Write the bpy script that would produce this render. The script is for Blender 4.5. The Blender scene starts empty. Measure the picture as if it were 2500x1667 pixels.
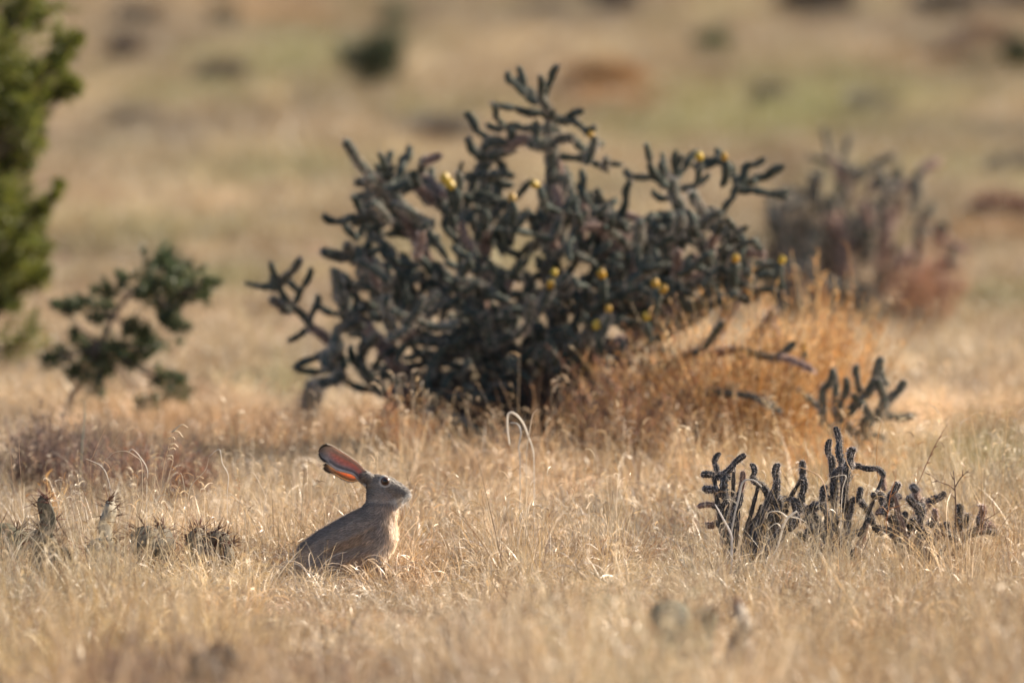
import bpy, bmesh, math, random
import numpy as np
from mathutils import Vector, Matrix, Quaternion
R = math.radians
random.seed(7)
rng = np.random.default_rng(11)
sc = bpy.context.scene
COL = sc.collection

# ---------------------------------------------------------------- camera, sky, sun, exposure
F_PX = 500 / 36 * 2500            # focal length in pixels of the 2500-wide photograph
CAM_H, PITCH, FOCUS = 2.1, 0.0461, 33.0
cam = bpy.data.cameras.new('camera')
cam.lens, cam.sensor_width = 500, 36
cam.clip_start, cam.clip_end = 0.5, 3000
cam.dof.use_dof = True
cam.dof.focus_distance = 33.05
cam.dof.aperture_fstop = 4.0
cam.dof.aperture_blades = 9
cam_o = bpy.data.objects.new('camera', cam)
cam_o.location = (0, 0, CAM_H)
cam_o.rotation_euler = (math.pi / 2 - PITCH, 0, 0)
COL.objects.link(cam_o)
sc.camera = cam_o

SUN_AZ, SUN_EL = R(30), R(31)     # measured from +x towards +y (right and behind the hare)
world = bpy.data.worlds.new('World')
sc.world = world
world.use_nodes = True
wn = world.node_tree
sky = wn.nodes.new('ShaderNodeTexSky')
sky.sky_type = 'NISHITA'
sky.sun_disc = False
sky.sun_elevation = SUN_EL
sky.sun_rotation = math.pi / 2 - SUN_AZ
bg = wn.nodes['Background']
bg.inputs['Strength'].default_value = 0.075
wn.links.new(sky.outputs[0], bg.inputs[0])
sun = bpy.data.lights.new('sun', 'SUN')
sun.energy, sun.angle, sun.color = 5.0, R(0.53), (1.0, 0.875, 0.70)
sun_o = bpy.data.objects.new('sun', sun)
to_sun = Vector((math.cos(SUN_AZ) * math.cos(SUN_EL), math.sin(SUN_AZ) * math.cos(SUN_EL), math.sin(SUN_EL)))
sun_o.rotation_euler = to_sun.to_track_quat('Z', 'Y').to_euler()
sun_o.location = to_sun * 60
COL.objects.link(sun_o)
sc.view_settings.view_transform = 'Standard'
sc.view_settings.look = 'None'
sc.view_settings.gamma = 1
sc.view_settings.use_curve_mapping = False
sc.view_settings.exposure = 1.25
sc.cycles.max_bounces = 4
sc.cycles.transparent_max_bounces = 4
sc.cycles.use_denoising = True

# ---------------------------------------------------------------- helpers
def vnoise(x, y, seed=0):
    """smooth value noise, 0..1"""
    x = np.asarray(x, float); y = np.asarray(y, float)
    xi = np.floor(x).astype(np.int64); yi = np.floor(y).astype(np.int64)
    fx = x - xi; fy = y - yi
    fx = fx * fx * (3 - 2 * fx); fy = fy * fy * (3 - 2 * fy)
    def h(a, b):
        n = (a * 374761393 + b * 668265263 + seed * 144665) & 0x7fffffff
        n = ((n ^ (n >> 13)) * 1274126177) & 0x7fffffff
        return ((n ^ (n >> 16)) & 0xffff) / 65535.0
    return (h(xi, yi) * (1 - fx) + h(xi + 1, yi) * fx) * (1 - fy) + (h(xi, yi + 1) * (1 - fx) + h(xi + 1, yi + 1) * fx) * fy

def gz(x, y):
    """height of the ground"""
    x = np.asarray(x, float); y = np.asarray(y, float)
    z = 0.05 * (vnoise(x * 0.9, y * 0.7, 3) - 0.5) + 0.02 * (vnoise(x * 2.6, y * 2.2, 5) - 0.5)
    z = z + 0.07 * np.exp(-((y - 26.3) / 2.3) ** 2)
    far = np.clip((y - 42) / 30, 0, 1.5)
    z = z + far * 0.10 * (vnoise(x * 0.35 + 9, y * 0.12, 8) - 0.5)
    return z

CP, SP = math.cos(PITCH), math.sin(PITCH)
def ray(px, py):
    dx = (px - 1250) / F_PX; dy = (833.5 - py) / F_PX
    return Vector((dx, CP + dy * SP, -SP + dy * CP))
def at(px, py, Y):
    d = ray(px, py)
    return Vector((0, 0, CAM_H)) + d * (Y / d.y)
def ground(px, py, up=0.0):
    """where the line of sight through a pixel meets the ground"""
    d = ray(px, py)
    t = 20.0
    while t < 400:
        p = Vector((0, 0, CAM_H)) + d * t
        if p.z <= float(gz(p.x, p.y)) + up:
            return Vector((p.x, p.y, float(gz(p.x, p.y))))
        t += 0.05
    return p
def pixel(p):
    d = p - Vector((0, 0, CAM_H)); f = d.y * CP - d.z * SP
    return 1250 + F_PX * d.x / f, 833.5 - F_PX * (d.y * SP + d.z * CP) / f
def on_ground(px, Y):
    x = (px - 1250) / F_PX * Y
    return Vector((x, Y, float(gz(x, Y))))

def build_mesh(name, verts, quads=None, tris=None, col=None, smooth=False):
    me = bpy.data.meshes.new(name)
    verts = np.asarray(verts, np.float32).reshape(-1, 3)
    nq = 0 if quads is None else len(quads); nt = 0 if tris is None else len(tris)
    idx = []
    if nq: idx.append(np.asarray(quads, np.int32).ravel())
    if nt: idx.append(np.asarray(tris, np.int32).ravel())
    idx = np.concatenate(idx)
    me.vertices.add(len(verts)); me.vertices.foreach_set('co', verts.ravel())
    me.loops.add(len(idx)); me.loops.foreach_set('vertex_index', idx)
    me.polygons.add(nq + nt)
    st = np.concatenate([np.arange(nq) * 4, nq * 4 + np.arange(nt) * 3]).astype(np.int32)
    me.polygons.foreach_set('loop_start', st)
    if smooth:
        me.polygons.foreach_set('use_smooth', np.ones(nq + nt, bool))
    if col is not None:
        c = np.ones((len(verts), 4), np.float32); c[:, :3] = col
        a = me.color_attributes.new('col', 'FLOAT_COLOR', 'POINT')
        a.data.foreach_set('color', c.ravel())
    me.update(calc_edges=True)
    return me

class MB:
    """collects pieces of one mesh"""
    def __init__(s): s.v = []; s.q = []; s.t = []; s.c = []; s.n = 0
    def add(s, v, q=None, t=None, c=(.5, .5, .5)):
        v = np.asarray(v, float).reshape(-1, 3)
        if q is not None and len(q): s.q.append(np.asarray(q, np.int64) + s.n)
        if t is not None and len(t): s.t.append(np.asarray(t, np.int64) + s.n)
        s.v.append(v); s.c.append(np.broadcast_to(np.asarray(c, float), (len(v), 3)).copy()); s.n += len(v)
    def mesh(s, name, smooth=False):
        return build_mesh(name, np.concatenate(s.v), np.concatenate(s.q) if s.q else None,
                          np.concatenate(s.t) if s.t else None, np.concatenate(s.c), smooth)

def link(name, me, mat, parent=None, loc=None):
    o = bpy.data.objects.new(name, me)
    COL.objects.link(o)
    if me is not None and mat is not None:
        me.materials.clear(); me.materials.append(mat)
    if parent is not None: o.parent = parent
    if loc is not None: o.location = loc
    return o
def tag(o, label=None, cat=None, group=None, kind=None):
    for k, v in (('label', label), ('category', cat), ('group', group), ('kind', kind)):
        if v: o[k] = v
    return o
def thing(name, label, cat, loc, group=None):
    o = bpy.data.objects.new(name, None)
    o.empty_display_size = 0.05
    COL.objects.link(o); o.location = loc
    return tag(o, label, cat, group)

def ribbons(P0, az, tilt, L, W, curl, seg, col, face=None, twist=None, drift=None, tipw=0.15, shade=None, wprof=None):
    """N curved ribbons; returns verts, quads, colours"""
    N = len(P0)
    az = np.asarray(az, float).copy(); th = np.asarray(tilt, float).copy()
    face = np.zeros(N) if face is None else face
    twist = np.zeros(N) if twist is None else twist
    drift = np.zeros(N) if drift is None else drift
    P = np.asarray(P0, float).copy()
    V = np.zeros((N, seg + 1, 2, 3)); C = np.zeros((N, seg + 1, 2, 3))
    col = np.broadcast_to(np.asarray(col, float), (N, 3))
    for i in range(seg + 1):
        t = i / seg
        d = np.stack([np.sin(th) * np.cos(az), np.sin(th) * np.sin(az), np.cos(th)], 1)
        s = np.stack([-np.sin(az), np.cos(az), 0 * az], 1)
        n = np.cross(d, s)
        f = face + twist * t
        w = s * np.cos(f)[:, None] + n * np.sin(f)[:, None]
        if wprof is None: k = 1 - (1 - tipw) * t ** 1.6
        else: k = wprof(t)
        w = w * (0.5 * W * k)[:, None]
        V[:, i, 0] = P - w; V[:, i, 1] = P + w
        c = col if shade is None else col * shade(t)
        C[:, i, 0] = c; C[:, i, 1] = c
        P = P + d * (L / seg)[:, None]
        th = th + curl / seg * (0.4 + 1.2 * t)
        az = az + drift / seg
    b = np.arange(N)[:, None] * (seg + 1) * 2 + np.arange(seg)[None] * 2
    q = np.stack([b, b + 1, b + 3, b + 2], -1).reshape(-1, 4)
    return V.reshape(-1, 3), q, C.reshape(-1, 3)

def tube(path, rad, nu=6, cap=True):
    """tube along a list of points"""
    path = [Vector(p) for p in path]
    n = len(path); V = []
    rad = np.broadcast_to(np.asarray(rad, float), (n,))
    prev = None
    for i, p in enumerate(path):
        d = (path[min(i + 1, n - 1)] - path[max(i - 1, 0)]).normalized()
        if prev is None:
            u = d.cross(Vector((0.3, 1, 0.2))).normalized()
        else:
            u = (prev - d * prev.dot(d)).normalized()
        prev = u; w = d.cross(u)
        for k in range(nu):
            a = 2 * math.pi * k / nu
            V.append(p + (u * math.cos(a) + w * math.sin(a)) * float(rad[i]))
    Q = [(i * nu + k, i * nu + (k + 1) % nu, (i + 1) * nu + (k + 1) % nu, (i + 1) * nu + k) for i in range(n - 1) for k in range(nu)]
    T = []
    if cap:
        V.append(path[-1]); e = len(V) - 1
        T += [((n - 1) * nu + k, (n - 1) * nu + (k + 1) % nu, e) for k in range(nu)]
        V.append(path[0]); e = len(V) - 1
        T += [((k + 1) % nu, k, e) for k in range(nu)]
    return [tuple(v) for v in V], Q, T

def smooth_path(pts, n=6):
    """Catmull-Rom through points"""
    P = [Vector(p) for p in pts]
    if len(P) < 3:
        return [P[0].lerp(P[-1], k / n) for k in range(n + 1)]
    E = [P[0] * 2 - P[1]] + P + [P[-1] * 2 - P[-2]]
    out = []
    for i in range(1, len(E) - 2):
        for k in range(n):
            t = k / n; a, b, c, d = E[i - 1], E[i], E[i + 1], E[i + 2]
            out.append(0.5 * ((2 * b) + (c - a) * t + (2 * a - 5 * b + 4 * c - d) * t * t + (3 * b - a - 3 * c + d) * t ** 3))
    out.append(P[-1])
    return out

# ---------------------------------------------------------------- materials
def nodes(name):
    m = bpy.data.materials.new(name); m.use_nodes = True
    nt = m.node_tree; nt.nodes.clear()
    out = nt.nodes.new('ShaderNodeOutputMaterial')
    return m, nt, out
def N(nt, typ, **kw):
    n = nt.nodes.new(typ)
    for k, v in kw.items(): setattr(n, k, v)
    return n
def leaf_material(name, translucent=0.45, gloss=0.05, tint=False, vary=0.25, rough=0.5, noise_scale=60.0, tcol=None):
    m, nt, out = nodes(name)
    L = nt.links.new
    at_ = N(nt, 'ShaderNodeAttribute', attribute_name='col')
    c = at_.outputs['Color']
    if tint:
        ti = N(nt, 'ShaderNodeAttribute', attribute_name='tint', attribute_type='INSTANCER')
        mx = N(nt, 'ShaderNodeMix', data_type='RGBA', blend_type='MULTIPLY')
        mx.inputs[0].default_value = 1
        L(c, mx.inputs[6]); L(ti.outputs['Color'], mx.inputs[7]); c = mx.outputs[2]
    oi = N(nt, 'ShaderNodeObjectInfo')
    geo = N(nt, 'ShaderNodeNewGeometry')
    nz = N(nt, 'ShaderNodeTexNoise'); nz.inputs['Scale'].default_value = noise_scale; nz.inputs['Detail'].default_value = 3
    L(geo.outputs['Position'], nz.inputs['Vector'])
    ad = N(nt, 'ShaderNodeMath', operation='ADD'); L(oi.outputs['Random'], ad.inputs[0]); L(nz.outputs['Fac'], ad.inputs[1])
    mr = N(nt, 'ShaderNodeMapRange'); mr.inputs['From Min'].default_value = 0.2; mr.inputs['From Max'].default_value = 1.8
    mr.inputs['To Min'].default_value = 1 - vary; mr.inputs['To Max'].default_value = 1 + vary
    L(ad.outputs[0], mr.inputs['Value'])
    vm = N(nt, 'ShaderNodeVectorMath', operation='SCALE'); L(c, vm.inputs[0]); L(mr.outputs[0], vm.inputs['Scale'])
    c = vm.outputs[0]
    df = N(nt, 'ShaderNodeBsdfDiffuse'); L(c, df.inputs['Color'])
    sh = df.outputs[0]
    if translucent > 0:
        tr = N(nt, 'ShaderNodeBsdfTranslucent')
        if tcol:
            vm2 = N(nt, 'ShaderNodeVectorMath', operation='MULTIPLY'); L(c, vm2.inputs[0]); vm2.inputs[1].default_value = tcol
            L(vm2.outputs[0], tr.inputs['Color'])
        else: L(c, tr.inputs['Color'])
        ms = N(nt, 'ShaderNodeMixShader'); ms.inputs[0].default_value = translucent
        L(sh, ms.inputs[1]); L(tr.outputs[0], ms.inputs[2]); sh = ms.outputs[0]
    if gloss > 0:
        gl = N(nt, 'ShaderNodeBsdfGlossy'); gl.inputs['Roughness'].default_value = rough
        ms = N(nt, 'ShaderNodeMixShader'); ms.inputs[0].default_value = gloss
        L(sh, ms.inputs[1]); L(gl.outputs[0], ms.inputs[2]); sh = ms.outputs[0]
    L(sh, out.inputs[0])
    return m

M_GRASS = leaf_material('dry_grass_blades', 0.30, 0.06, tint=True, vary=0.25, rough=0.4)
M_LEAF = leaf_material('plant_foliage', 0.30, 0.04, vary=0.3)
M_DRY = leaf_material('dry_twigs', 0.25, 0.03, vary=0.25)
M_BLADE = leaf_material('single_blades', 0.45, 0.06, vary=0.12)
M_EAR_FAR = leaf_material('hare_ear_skin_backlit', 0.55, 0.03, vary=0.12, noise_scale=160, tcol=(2.3, 1.9, 1.0))  # far ear's copy, transmitted colour boosted for a backlit orange glow
M_CACTUS = leaf_material('cactus_skin', 0.0, 0.015, vary=0.35, rough=0.6, noise_scale=110)
M_FRUIT = leaf_material('yellow_fruit_skin', 0.0, 0.06, vary=0.2, rough=0.4)
M_BARK = leaf_material('bark', 0.0, 0.0, vary=0.35, noise_scale=120)
M_FUR = leaf_material('hare_fur', 0.5, 0.06, vary=0.12, noise_scale=300)
M_PELT = leaf_material('hare_pelt', 0.0, 0.0, vary=0.22, noise_scale=260)
M_EAR = leaf_material('hare_ear_skin', 0.22, 0.03, vary=0.15, noise_scale=160, tcol=(1.35, 0.85, 0.70))
M_WHISK = leaf_material('hare_whisker', 0.3, 0.2, vary=0.05)
m, nt, out = nodes('hare_eye_wet')
b_ = N(nt, 'ShaderNodeBsdfPrincipled'); a_ = N(nt, 'ShaderNodeAttribute', attribute_name='col')
nt.links.new(a_.outputs['Color'], b_.inputs['Base Color']); b_.inputs['Roughness'].default_value = 0.06
nt.links.new(b_.outputs[0], out.inputs[0]); M_EYE = m

# soil: dry earth with darker litter, stains and fine grit
m, nt, out = nodes('dry_soil')
L = nt.links.new
tc = N(nt, 'ShaderNodeTexCoord')
n1 = N(nt, 'ShaderNodeTexNoise'); n1.inputs['Scale'].default_value = 1.7; n1.inputs['Detail'].default_value = 8
n2 = N(nt, 'ShaderNodeTexNoise'); n2.inputs['Scale'].default_value = 40; n2.inputs['Detail'].default_value = 6
L(tc.outputs['Object'], n1.inputs['Vector']); L(tc.outputs['Object'], n2.inputs['Vector'])
cr = N(nt, 'ShaderNodeValToRGB')
cr.color_ramp.elements[0].position = 0.3; cr.color_ramp.elements[0].color = (0.20, 0.125, 0.085, 1)
cr.color_ramp.elements[1].position = 0.72; cr.color_ramp.elements[1].color = (0.44, 0.32, 0.22, 1)
e = cr.color_ramp.elements.new(0.5); e.color = (0.33, 0.22, 0.15, 1)
ad = N(nt, 'ShaderNodeMath', operation='MULTIPLY_ADD'); ad.inputs[1].default_value = 0.45; ad.inputs[2].default_value = -0.2
L(n2.outputs['Fac'], ad.inputs[0])
ad2 = N(nt, 'ShaderNodeMath', operation='ADD'); L(ad.outputs[0], ad2.inputs[0]); L(n1.outputs['Fac'], ad2.inputs[1])
L(ad2.outputs[0], cr.inputs[0])
bs = N(nt, 'ShaderNodeBsdfPrincipled'); bs.inputs['Roughness'].default_value = 0.95; bs.inputs['Specular IOR Level'].default_value = 0.1
L(cr.outputs[0], bs.inputs['Base Color'])
bp = N(nt, 'ShaderNodeBump'); bp.inputs['Strength'].default_value = 0.5; bp.inputs['Distance'].default_value = 0.02
L(n2.outputs['Fac'], bp.inputs['Height']); L(bp.outputs[0], bs.inputs['Normal'])
L(bs.outputs[0], out.inputs[0]); M_SOIL = m

# ---------------------------------------------------------------- ground
xs = np.concatenate([-np.geomspace(500, 9, 26), np.linspace(-8, 8, 110), np.geomspace(9, 500, 26)])
ys = np.concatenate([np.linspace(-300, 20, 20), np.linspace(21, 60, 190), np.geomspace(60.6, 130, 120), np.geomspace(136, 900, 26)])
X, Y = np.meshgrid(xs, ys)
Z = gz(X, Y) * np.clip(1 - (np.abs(Y - 60) - 100) / 200, 0, 1)
nx, ny = len(xs), len(ys)
ii = np.arange(ny - 1)[:, None] * nx + np.arange(nx - 1)[None]
q = np.stack([ii, ii + 1, ii + 1 + nx, ii + nx], -1).reshape(-1, 4)
g = link('ground', build_mesh('ground', np.stack([X, Y, Z], -1), q, smooth=True), M_SOIL)
tag(g, kind='structure')

# ---------------------------------------------------------------- grass tufts (shared by the scattered grass)
STRAW = np.array([[.66, .535, .355], [.60, .465, .28], [.72, .625, .47], [.62, .55, .45], [.50, .37, .22], [.82, .755, .64], [.34, .245, .16]])
SW = np.array([.24, .17, .20, .12, .10, .13, .04])
def straw(n, r): 
    c = STRAW[r.choice(len(STRAW), n, p=SW)]
    return c * r.uniform(.8, 1.12, (n, 1))
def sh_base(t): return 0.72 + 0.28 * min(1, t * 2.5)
def tuft(kind, seed):
    r = np.random.default_rng(seed); mb = MB()
    def clump(n, rad):
        a = r.uniform(0, 2 * np.pi, n); d = rad * np.sqrt(r.uniform(0, 1, n))
        return np.stack([d * np.cos(a), d * np.sin(a), np.full(n, -.006)], 1), a
    if kind in ('curly', 'mid', 'stalk'):
        n = {'curly': 66, 'mid': 56, 'stalk': 36}[kind]
        P, a = clump(n, .05)
        H = {'curly': (.06, .15), 'mid': (.08, .20), 'stalk': (.06, .15)}[kind]
        Ln = r.uniform(*H, n)
        curl = np.where(r.uniform(0, 1, n) < .6, r.uniform(1.5, 5.5, n), r.uniform(-.3, 1.2, n))
        V, Q, C = ribbons(P, a + r.normal(0, .8, n), np.abs(r.normal(.35, .25, n)), Ln, np.where(r.uniform(0, 1, n) < .3, r.uniform(.0032, .0054, n), r.uniform(.0015, .0030, n)), curl, 7, straw(n, r),
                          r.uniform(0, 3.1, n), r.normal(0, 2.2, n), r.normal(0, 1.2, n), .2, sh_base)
        mb.add(V, Q, c=C)
        # bleached broad curls
        k = {'curly': 9, 'mid': 7, 'stalk': 5}[kind]; P, a = clump(k, .05)
        V, Q, C = ribbons(P, a + r.normal(0, .8, k), np.abs(r.normal(.25, .2, k)), r.uniform(.09, .17, k), r.uniform(.0034, .0056, k), r.uniform(1.5, 5.0, k), 9,
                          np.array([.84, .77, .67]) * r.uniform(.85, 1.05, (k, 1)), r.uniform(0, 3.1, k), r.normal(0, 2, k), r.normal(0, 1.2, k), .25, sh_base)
        mb.add(V, Q, c=C)
        # broken straws lying over
        k = 14; P, a = clump(k, .07); P[:, 2] = r.uniform(.01, .06, k)
        V, Q, C = ribbons(P, a, r.uniform(1.0, 1.6, k), r.uniform(.04, .10, k), r.uniform(.001, .002, k), r.normal(0, .5, k), 3, straw(k, r) * .9,
                          r.uniform(0, 3.1, k), tipw=.6)
        mb.add(V, Q, c=C)
    if kind in ('mid', 'stalk'):
        k = 5 if kind == 'mid' else 11
        P, a = clump(k, .035)
        Ln = r.uniform(.15, .27, k); tl = np.abs(r.normal(.14, .12, k)); cu = r.uniform(0, .5, k)
        c = straw(k, r)
        V, Q, C = ribbons(P, a, tl, Ln, np.full(k, .0011), cu, 7, c, r.uniform(0, 3, k), tipw=.7)
        mb.add(V, Q, c=C)
        ends = V.reshape(k, 8, 2, 3).mean(2)[:, -1]
        # comb-shaped, curved seed heads
        for j in range(k):
            hs = 2 if r.uniform() < .5 else 1
            for s in range(hs):
                p0 = ends[j] - np.array([0, 0, .022 * s])
                az = r.uniform(0, 6.28); n2 = 9
                Lh = r.uniform(.018, .03)
                V, Q, C = ribbons(p0[None], [az], [r.uniform(.5, 1.3)], np.array([Lh]), np.array([.0024]), np.array([r.uniform(1.0, 2.6)]), 6,
                                  c[j] * 1.1, r.uniform(0, 3, 1), tipw=.3)
                mb.add(V, Q, c=C)
                mid = V.reshape(7, 2, 3).mean(1)
                pp = mid[r.integers(0, 7, n2)]
                V, Q, C = ribbons(pp, az + r.normal(0, .5, n2), r.uniform(1.3, 2.6, n2), r.uniform(.004, .008, n2), np.full(n2, .0009), np.zeros(n2), 1, c[j] * 1.1)
                mb.add(V, Q, c=C)
    if kind == 'tall':      # loose tall bunch grass with long bending leaves
        n = 46; P, a = clump(n, .045)
        Ln = r.uniform(.13, .30, n)
        V, Q, C = ribbons(P, a + r.normal(0, .6, n), np.abs(r.normal(.18, .15, n)), Ln, r.uniform(.0013, .0026, n), r.uniform(0, 1.6, n), 8, straw(n, r),
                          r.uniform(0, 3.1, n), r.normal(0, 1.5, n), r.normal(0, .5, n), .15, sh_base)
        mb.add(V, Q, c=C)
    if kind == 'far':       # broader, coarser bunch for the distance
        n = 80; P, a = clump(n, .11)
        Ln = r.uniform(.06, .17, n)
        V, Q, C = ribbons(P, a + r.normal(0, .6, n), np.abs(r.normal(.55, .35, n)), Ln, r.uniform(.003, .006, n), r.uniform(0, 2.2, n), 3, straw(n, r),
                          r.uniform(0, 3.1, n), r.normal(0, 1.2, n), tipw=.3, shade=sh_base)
        mb.add(V, Q, c=C)
    me = mb.mesh('grass_tuft'); me.materials.append(M_GRASS)
    return bpy.data.objects.new('grass_tuft', me)
kinds = ['curly'] * 6 + ['mid'] * 5 + ['stalk'] * 4 + ['tall'] * 3 + ['far'] * 4
tcol = bpy.data.collections.new('grass_tufts')
for i, k in enumerate(kinds):
    o = tuft(k, 100 + i); o.name = 'grass_tuft_%02d' % i; tcol.objects.link(o)
K_CURLY, K_MID, K_STALK, K_TALL, K_FAR = range(0, 6), range(6, 11), range(11, 15), range(15, 18), range(18, 22)

# colour of the sward: patches of green growth, bleached, rusty and grey grass where the photograph has them
GREEN, PINK, RUST, GREY, GOLD, PALE, BROWN = (.44, .50, .28), (.80, .725, .62), (.62, .42, .26), (.44, .43, .42), (.90, .78, .52), (1.05, 1.02, 1.0), (.34, .26, .235)
PATCH = [(780, 130, 260, 55, GREEN, .8), (440, 205, 140, 28, GREEN, .8), (1900, 235, 330, 60, GREEN, .9), (2100, 190, 240, 40, GREEN, .7), (1650, 260, 200, 40, GREEN, .7),
         (700, 380, 260, 30, GREEN, .6), (380, 520, 300, 40, GREEN, .6), (560, 640, 160, 30, GREEN, .7), (1560, 300, 150, 30, GREEN, .5), (2350, 380, 200, 30, GREEN, .5),
         (660, 880, 60, 25, GREEN, .8), (2420, 1090, 130, 40, GREEN, .9), (2400, 690, 120, 30, GREEN, .6), (10, 1500, 60, 40, GREEN, .7), (1560, 1640, 90, 40, GREEN, .5),
         (1000, 140, 150, 30, PINK, .8), (860, 300, 300, 30, PINK, .6), (420, 470, 250, 30, PINK, .8), (500, 780, 260, 50, PINK, .8), (1350, 90, 200, 40, PINK, .6),
         (2250, 820, 260, 50, PINK, .8), (2100, 90, 120, 40, PINK, .7), (1700, 400, 120, 40, PINK, .6), (650, 560, 150, 30, PINK, .7), (420, 830, 120, 40, PINK, .7),
         (1470, 205, 100, 22, RUST, 1.0), (560, 1000, 260, 50, RUST, .8), (820, 1030, 220, 50, RUST, .8), (330, 1090, 200, 35, RUST, .6), (1350, 1330, 120, 30, RUST, .35), (1000, 1340, 100, 30, RUST, .5), (2330, 1330, 150, 40, RUST, .5), (2440, 530, 110, 14, RUST, .9), (660, 10, 200, 20, RUST, .7), (2000, 1180, 260, 50, GOLD, .6),
         (420, 60, 200, 40, GREY, .7), (430, 310, 170, 16, GREY, .7), (2200, 60, 200, 40, GREY, .6), (2350, 290, 200, 26, GREY, .6), (1400, 20, 200, 25, GREY, .7), (250, 330, 150, 25, GREY, .6),
         (2260, 120, 140, 20, RUST, .6), (200, 1500, 300, 60, GOLD, .9), (500, 1450, 200, 50, GOLD, .7), (1250, 1450, 300, 40, PALE, .7), (2050, 1520, 250, 60, GOLD, .6),
         (540, 1610, 200, 60, BROWN, .95), (330, 1640, 150, 45, BROWN, .85), (800, 1630, 220, 50, BROWN, .8), (1000, 1600, 120, 40, BROWN, .6), (1120, 1640, 90, 40, BROWN, .7), (60, 1640, 120, 40, BROWN, .6), (1350, 1610, 120, 40, RUST, .4), (2200, 1660, 300, 25, BROWN, .5), (2420, 1600, 120, 40, RUST, .5),
         (200, 1040, 180, 30, BROWN, .75), (1250, 1060, 200, 25, GREY, .5), (1150, 1180, 250, 50, PINK, .5), (1350, 1250, 350, 60, PALE, .4)]
PG = []
for px, py, rx, ry, c, w in PATCH:
    u_ = .1 if py < 1450 else .17
    a = ground(px, py, u_); b = ground(px + rx, py, u_); d = ground(px, py - ry, u_); e = ground(px, py + ry, u_)
    PG.append((a.x, (d.y + e.y) / 2, abs(b.x - a.x) + .03, abs(d.y - e.y) / 2 + .15, np.array(c), w))
def sward(x, y):
    n = vnoise(x * .8 + 40, y * .35, 21); n2 = vnoise(x * 2.2, y * 1.1, 22); n3 = vnoise(x * .5, y * .2 + 7, 23)
    t = np.array([1., .925, .84])[None] * (.80 + .35 * n[:, None]) * (.52 + .80 * vnoise(x * 3.6, y * 2.6, 61)[:, None])
    far = np.clip((y - 40) / 12, 0, 1)[:, None]
    n4 = vnoise(x * .9 + 3, y * .42, 27)[:, None] * .6 + vnoise(x * 2.1 + 3, y * .9, 28)[:, None] * .4
    t = t * (1 - far) + far * np.array([.53, .482, .395]) * (.35 + 1.2 * n4)
    gm = (np.clip((n2 - .62) * 3, 0, .6) * (.3 + .7 * far[:, 0]))[:, None]
    t = t * (1 - gm) + np.array(GREEN) * gm
    rk = (np.clip((vnoise(x * 1.5, y * .9, 65) - .45) * 1.7, 0, .6) * (1 - far[:, 0]))[:, None]
    t = t * (1 - rk) + t * np.array([.95, .78, .60]) * rk
    pk = np.clip((n3 - .5) * 2, 0, .6)[:, None]
    t = t * (1 - pk) + np.array(PINK) * 0.95 * pk
    for cx, cy, rx, ry, c, w in PG:
        k = w * np.exp(-(((x - cx) / rx) ** 2 + ((y - cy) / ry) ** 2) ** 1.2)[:, None]
        t = t * (1 - k) + c * k
    return t

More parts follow.
